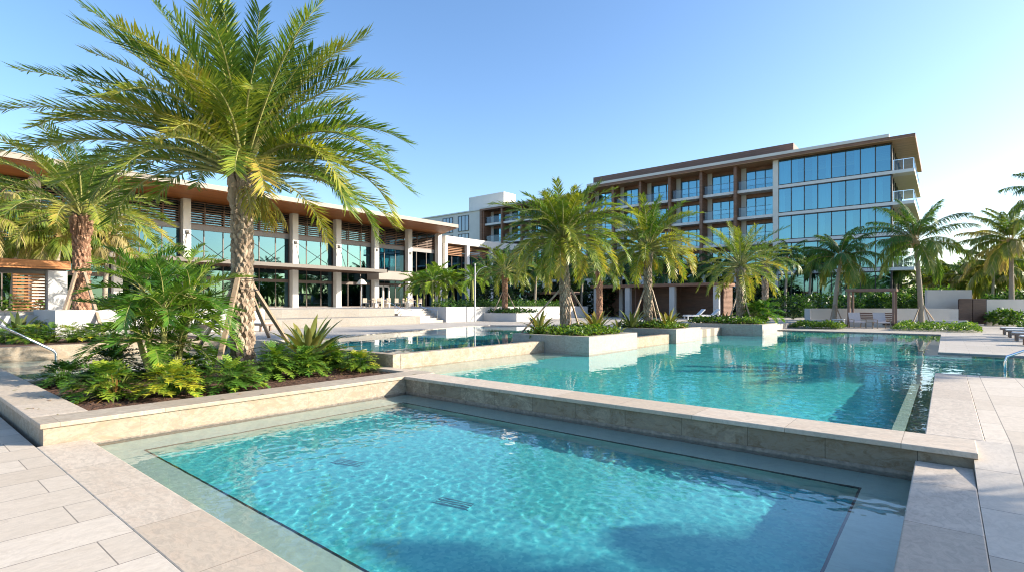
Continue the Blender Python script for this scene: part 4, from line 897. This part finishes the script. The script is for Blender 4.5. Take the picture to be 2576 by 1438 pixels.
# pergola daybed
t = thing('pergola', 'weathered timber pergola frame over two chairs on the far deck', 'pergola', (-4, 44.5, 0))
q = MB()
px0, px1, py0, py1 = -5.35, -2.65, 43.6, 45.9
for x in (px0, px1-.14):
    for y in (py0, py1-.14):
        MB().box(x, x+.14, y, y+.14, 0, 2.5).build('post', 'pergola timber', t)
q.box(px0-.1, px1+.1, py0-.05, py0+.19, 2.5, 2.68); q.box(px0-.1, px1+.1, py1-.19, py1+.05, 2.5, 2.68); q.box(px0-.05, px0+.19, py0+.2, py1-.2, 2.5, 2.68); q.box(px1-.19, px1+.05, py0+.2, py1-.2, 2.5, 2.68)
for i in range(6): q.box(px0+.3+i*.4, px0+.36+i*.4, py0+.2, py1-.2, 2.53, 2.64)
q.build('beams', 'pergola timber', t)
q = MB()
for i in range(7): q.box(px0+.02, px0+.09, py0+.18+i*.12, py0+.27+i*.12, .3, 2.45)
q.build('side_panel', 'pergola timber', t)
q = MB(); z = .15
while z < .95: q.box(px0+.15, px1-.15, py1-.12, py1-.07, z, z+.09); z += .13
q.build('back_rail', 'pergola timber', t)

def armchair(loc, label, rz=0, group='lounge chairs under the pergola'):
    t = thing('lounge_chair', label, 'chair', loc, group, 0); x, y, z = loc
    MB().box(x-.36, x+.36, y-.40, y+.28, z+.36, z+.44).build('seat', 'lounger fabric', t, bevel=.02)
    q = MB(); q.add([(x-.36, y+.25, z+.40), (x+.36, y+.25, z+.40), (x+.36, y+.48, z+1.05), (x-.36, y+.48, z+1.05), (x-.36, y+.30, z+.38), (x+.36, y+.30, z+.38), (x+.36, y+.53, z+1.03), (x-.36, y+.53, z+1.03)], [(0, 1, 2, 3), (7, 6, 5, 4), (0, 4, 5, 1), (1, 5, 6, 2), (2, 6, 7, 3), (3, 7, 4, 0)])
    q.build('backrest', 'lounger fabric', t)
    for sx in (-.38, .38):
        for (ya, yb) in ((-.38, -.42), (.25, .42)):
            MB().beam((x+sx, y+ya, z+.42), (x+sx, y+yb, z), .045, .045).build('leg', 'teak grey', t)
        q = MB(); q.beam((x+sx, y-.42, z+.58), (x+sx, y+.35, z+.60), .05, .03); q.beam((x+sx, y-.40, z+.42), (x+sx, y-.42, z+.58), .04, .04); q.build('armrest', 'teak grey', t)
    t.rotation_euler = (0, 0, rz); return t
ch = armchair((-4.72, 43.2, 0), 'left lounge chair with pale mauve sling under the pergola', R(30))
clone(ch, (-3.35, 43.3, 0), 'right lounge chair with pale mauve sling under the pergola', R(24))
t = thing('side_table', 'small teak side table between the two pergola chairs', 'table', (-4.05, 43.3, 0))
MB().box(-4.3, -3.8, 43.1, 43.5, .40, .44).build('tabletop', 'teak grey', t)
for x in (-4.27, -3.87):
    for y in (43.13, 43.43): MB().box(x, x+.04, y, y+.04, 0, .40).build('leg', 'teak grey', t)
q = at(2110, 36.3)
t = thing('side_table', 'small white side table on the deck left of the pergola', 'table', (q.x, q.y, 0))
MB().box(q.x-.35, q.x+.35, q.y-.25, q.y+.25, .55, .6).build('tabletop', 'white fabric', t, bevel=.01)
for sx in (-.32, .26):
    for sy in (-.22, .16): MB().box(q.x+sx, q.x+sx+.06, q.y+sy, q.y+sy+.06, 0, .55).build('leg', 'white fabric', t)
MB().box(q.x-.25, q.x+.05, q.y-.2, q.y+.2, .02, .5).build('shelf', 'white fabric', t)

def lounger(loc, label, rz, fab, frame, group, back=.95):
    t = thing('sun_lounger', label, 'sun lounger', loc, group); x, y, z = loc
    fr = MB(); fr.box(x, x+1.95, y-.33, y-.28, z+.27, z+.34); fr.box(x, x+1.95, y+.28, y+.33, z+.27, z+.34); fr.box(x, x+.05, y-.28, y+.28, z+.27, z+.34); fr.box(x+1.9, x+1.95, y-.28, y+.28, z+.27, z+.34)
    fr.build('frame', frame, t)
    for a in (.12, 1.7):
        for s_ in (-.33, .25): MB().box(x+a, x+a+.09, y+s_, y+s_+.08, z, z+.27).build('leg', frame, t)
    MB().box(x+.02, x+1.25, y-.28, y+.28, z+.345, z+.40).build('seat', fab, t, bevel=.015)
    h = math.sin(R(back))*.72; w_ = math.cos(R(back))*.72
    q = MB().add([(x+1.25, y-.28, z+.34), (x+1.25, y+.28, z+.34), (x+1.25+w_, y+.28, z+.34+h), (x+1.25+w_, y-.28, z+.34+h), (x+1.2, y-.28, z+.4), (x+1.2, y+.28, z+.4), (x+1.2+w_, y+.28, z+.4+h), (x+1.2+w_, y-.28, z+.4+h)], [(0, 1, 2, 3), (7, 6, 5, 4), (0, 4, 5, 1), (1, 5, 6, 2), (2, 6, 7, 3), (3, 7, 4, 0)])
    q.build('backrest', fab, t); t.rotation_euler = (0, 0, rz); return t
L0 = lounger((2.25, 28.9, 0), 'nearest sun lounger of the row at the right edge', 0, 'white fabric', 'lounger frame', 'sun loungers lined up at the right edge', 4)
for i, (y, lab) in enumerate(((32.2, 'second nearest sun lounger of the row at the right edge'), (35.4, 'third sun lounger of the row at the right edge'), (38.5, 'farthest sun lounger of the row at the right edge'))):
    clone(L0, (2.25, y, 0), lab)
q1 = at(1722, 44.5, .34)
L1 = lounger(tuple(q1), 'left white sun lounger with raised back in front of the cabana row', R(50), 'white fabric', 'white fabric', 'sun loungers before the cabana row', 42)
clone(L1, tuple(at(1760, 45, .34)), 'right white sun lounger with raised back in front of the cabana row', R(50))
q2 = at(655, 33, .34)
L2 = lounger((-24.8, 10.2, .34), 'sun lounger on the upper deck seen just right of the huge trunk', R(200), 'white fabric', 'lounger frame', 'sun loungers below the white terrace wall', 42)
clone(L2, (-24.8, 12.0, .34), 'sun lounger on the upper deck seen through the right stakes', R(200))
# dining sets on the terrace
def dining(loc, labels):
    t = thing('dining_table', labels[0], 'table', loc, 'dining tables on the terrace'); x, y, z = loc
    MB().box(x-.45, x+.45, y-.8, y+.8, z+.70, z+.75).build('tabletop', 'teak grey', t)
    for sx in (-.4, .34):
        for sy in (-.74, .68): MB().box(x+sx, x+sx+.06, y+sy, y+sy+.06, z, z+.70).build('leg', 'teak grey', t)
def dchair(loc, lab):
    t = thing('dining_chair', lab, 'chair', loc, 'dining chairs on the terrace'); x, y, z = loc
    MB().box(x-.24, x+.24, y-.24, y+.24, z+.42, z+.47).build('seat', 'white fabric', t)
    MB().box(x+.2, x+.25, y-.24, y+.24, z+.47, z+.92).build('backrest', 'teak grey', t)
    for sx in (-.24, .2):
        for sy in (-.24, .2): MB().box(x+sx, x+sx+.04, y+sy, y+sy+.04, z, z+.42).build('leg', 'teak grey', t)
    return t
TZ = 1.31
dining((-43.0, 31.6, TZ), ['grey teak dining table on the terrace left of the parasol pole'])
dining((-42.0, 34.6, TZ), ['grey teak dining table on the terrace nearer the entrance door'])
d0 = dchair((-42.0, 30.9, TZ), 'dining chair at the left table, near left side'); k_ = 0
for (x, y, rz, lab) in ((-42.0, 32.0, 0, 'dining chair at the left table, near right side'), (-44.0, 31.0, PI, 'dining chair at the left table, far left side'), (-44.0, 32.1, PI, 'dining chair at the left table, far right side'),
        (-41.0, 34.0, 0, 'dining chair at the right table, near left side'), (-41.0, 35.1, 0, 'dining chair at the right table, near right side'), (-43.0, 34.1, PI, 'dining chair at the right table, far left side'), (-43.0, 35.1, PI, 'dining chair at the right table, far right side')):
    clone(d0, (x, y, TZ), lab, rz)
t = thing('parasol', 'small beige parasol above the terrace dining tables', 'parasol', (-43.6, 30.2, TZ))
MB().tube([(-43.6, 30.2, TZ), (-43.6, 30.2, TZ+2.6)], .03, 8).build('pole', 'white fabric', t)
q = MB(); 
q.tube([(-43.6, 30.2, TZ+2.2), (-43.6, 30.2, TZ+2.35), (-43.6, 30.2, TZ+2.62), (-43.6, 30.2, TZ+2.72)], [.5, .46, .25, .04], 8); q.build('canopy', 'cream soffit', t)

# walls and gate on the far right
t = tag(MB().prism([(-8.2, 44.9), (-8.2, 45.2), (.2, 51.6), (.2, 51.3)], 0, 1.3).build('garden_wall', 'white render'), 'low white garden wall running behind the coconut palms', 'wall')
tag(MB().prism([(-7.8, 43.6), (-7.8, 43.85), (1.2, 48.4), (1.2, 48.15)], 0, .5).build('garden_wall', 'white render'), 'lowest white kerb wall in front of the spiky plants', 'wall')
tag(MB().box(-7.95, -7.6, 43.2, 43.55, 0, 1.3).build('wall_pier', 'white render', bevel=.01), 'short white pier at the left end of the low garden wall', 'pier')
ga = at(2412, 41, 0); gb = at(2482, 41, 0); gd = (gb-ga).normalized(); gn = Vector((-gd.y, gd.x, 0))
def along(s, o=0): p = ga+gd*s+gn*o; return (p.x, p.y)
t = thing('gate', 'dark horizontal board double gate between white walls', 'gate', tuple(ga)); gw = (gb-ga).length
for s0 in (0.0, gw/2+.01):
    leaf_ = MB(); z = .12
    while z < 1.95: leaf_.prism([along(s0+.03), along(s0+gw/2-.03), along(s0+gw/2-.03, .05), along(s0+.03, .05)], z, z+.13); z += .15
    o = leaf_.build('gate_leaf', 'gate timber', t)
    b2 = MB(); b2.prism([along(s0+.02, .05), along(s0+gw/2-.02, .05), along(s0+gw/2-.02, .09), along(s0+.02, .09)], .1, 2.0); b2.build('backing', 'gate timber', o)
wl_ = thing('boundary_wall', 'tall white boundary wall on both sides of the dark gate', 'wall', tuple(ga))
MB().prism([along(-3.2), along(-.02), along(-.02, .25), along(-3.2, .25)], 0, 1.25).build('wall_section', 'white render', wl_)
MB().prism([along(gw+.02), along(gw+4.5), along(gw+4.5, .25), along(gw+.02, .25)], 0, 2.0).build('wall_section', 'white render', wl_)
MB().prism([along(-1.5, 1.2), along(gw-.1, 1.2), along(gw-.1, 1.45), along(-1.5, 1.45)], 0, 2.75).build('wall_section', 'white render', wl_)
MB().prism([along(gw+.2, -.03), along(gw+.75, -.03), along(gw+.75, -.005), along(gw+.2, -.005)], .25, .9).build('hatch', 'dark metal', wl_)

# lamp post
q = at(1195, 39.5, .34)
t = thing('lamp_post', 'slender white lamp post with thin curved arm by the white wall', 'lamp post', tuple(q))
MB().tube([tuple(q), (q.x, q.y, 4.5)], [.06, .045], 8).build('post', 'white render', t)
a_ = [Vector((q.x, q.y, 3.4))+RV*(.9*(1-math.cos(s*PI/2/8)))+Vector((0, 0, 1.0*math.sin(s*PI/2/8))) for s in range(9)]
MB().tube(a_, .02, 6).build('arm', 'white render', t)
MB().tube([(q.x, q.y, 4.5), (q.x, q.y, 4.62)], [.07, .06], 8).build('lamp_head', 'warm white', t)
# handrails
t = tag(MB().tube([(-19.4, 3.35, -.45), (-19.4, 3.35, .22), (-19.4, 3.28, .32), (-19.4, 2.1, 1.12), (-19.4, .9, 1.9)], .032, 10).build('handrail', 'steel', smooth=True), 'bright steel handrail dropping into the small left pool', 'handrail')
t = tag(MB().tube([(1.12, 17.7, -.5), (1.12, 17.7, .2), (1.16, 17.7, .33), (2.4, 17.7, .98), (3.6, 17.7, 1.0), (3.7, 17.7, -.3)], .03, 10).build('handrail', 'steel', smooth=True), 'bright steel handrail rising from the channel at the right edge', 'handrail')
# floor drains in the front pool
def drain(x, y, a, lab):
    t = thing('floor_drain', lab, 'drain', (x, y, -1.0), 'drain covers on the front pool floor')
    q = MB(); q.box(x-.24, x+.24, y-.2, y+.2, -1.0, -.985); wet(q.build('plate', 'pool tile', t))
    q = MB()
    for i in range(4): q.box(x-.22, x+.22, y-.2+i*.05, y-.175+i*.05, -.985, -.978)
    wet(q.build('slots', 'grate', t)); t.rotation_euler = (0, 0, a)
drain(-4.24, 4.22, .25, 'square slotted drain cover in the middle of the front pool floor')
drain(-6.33, 4.26, .3, 'square drain cover on the front pool floor toward the near planter')
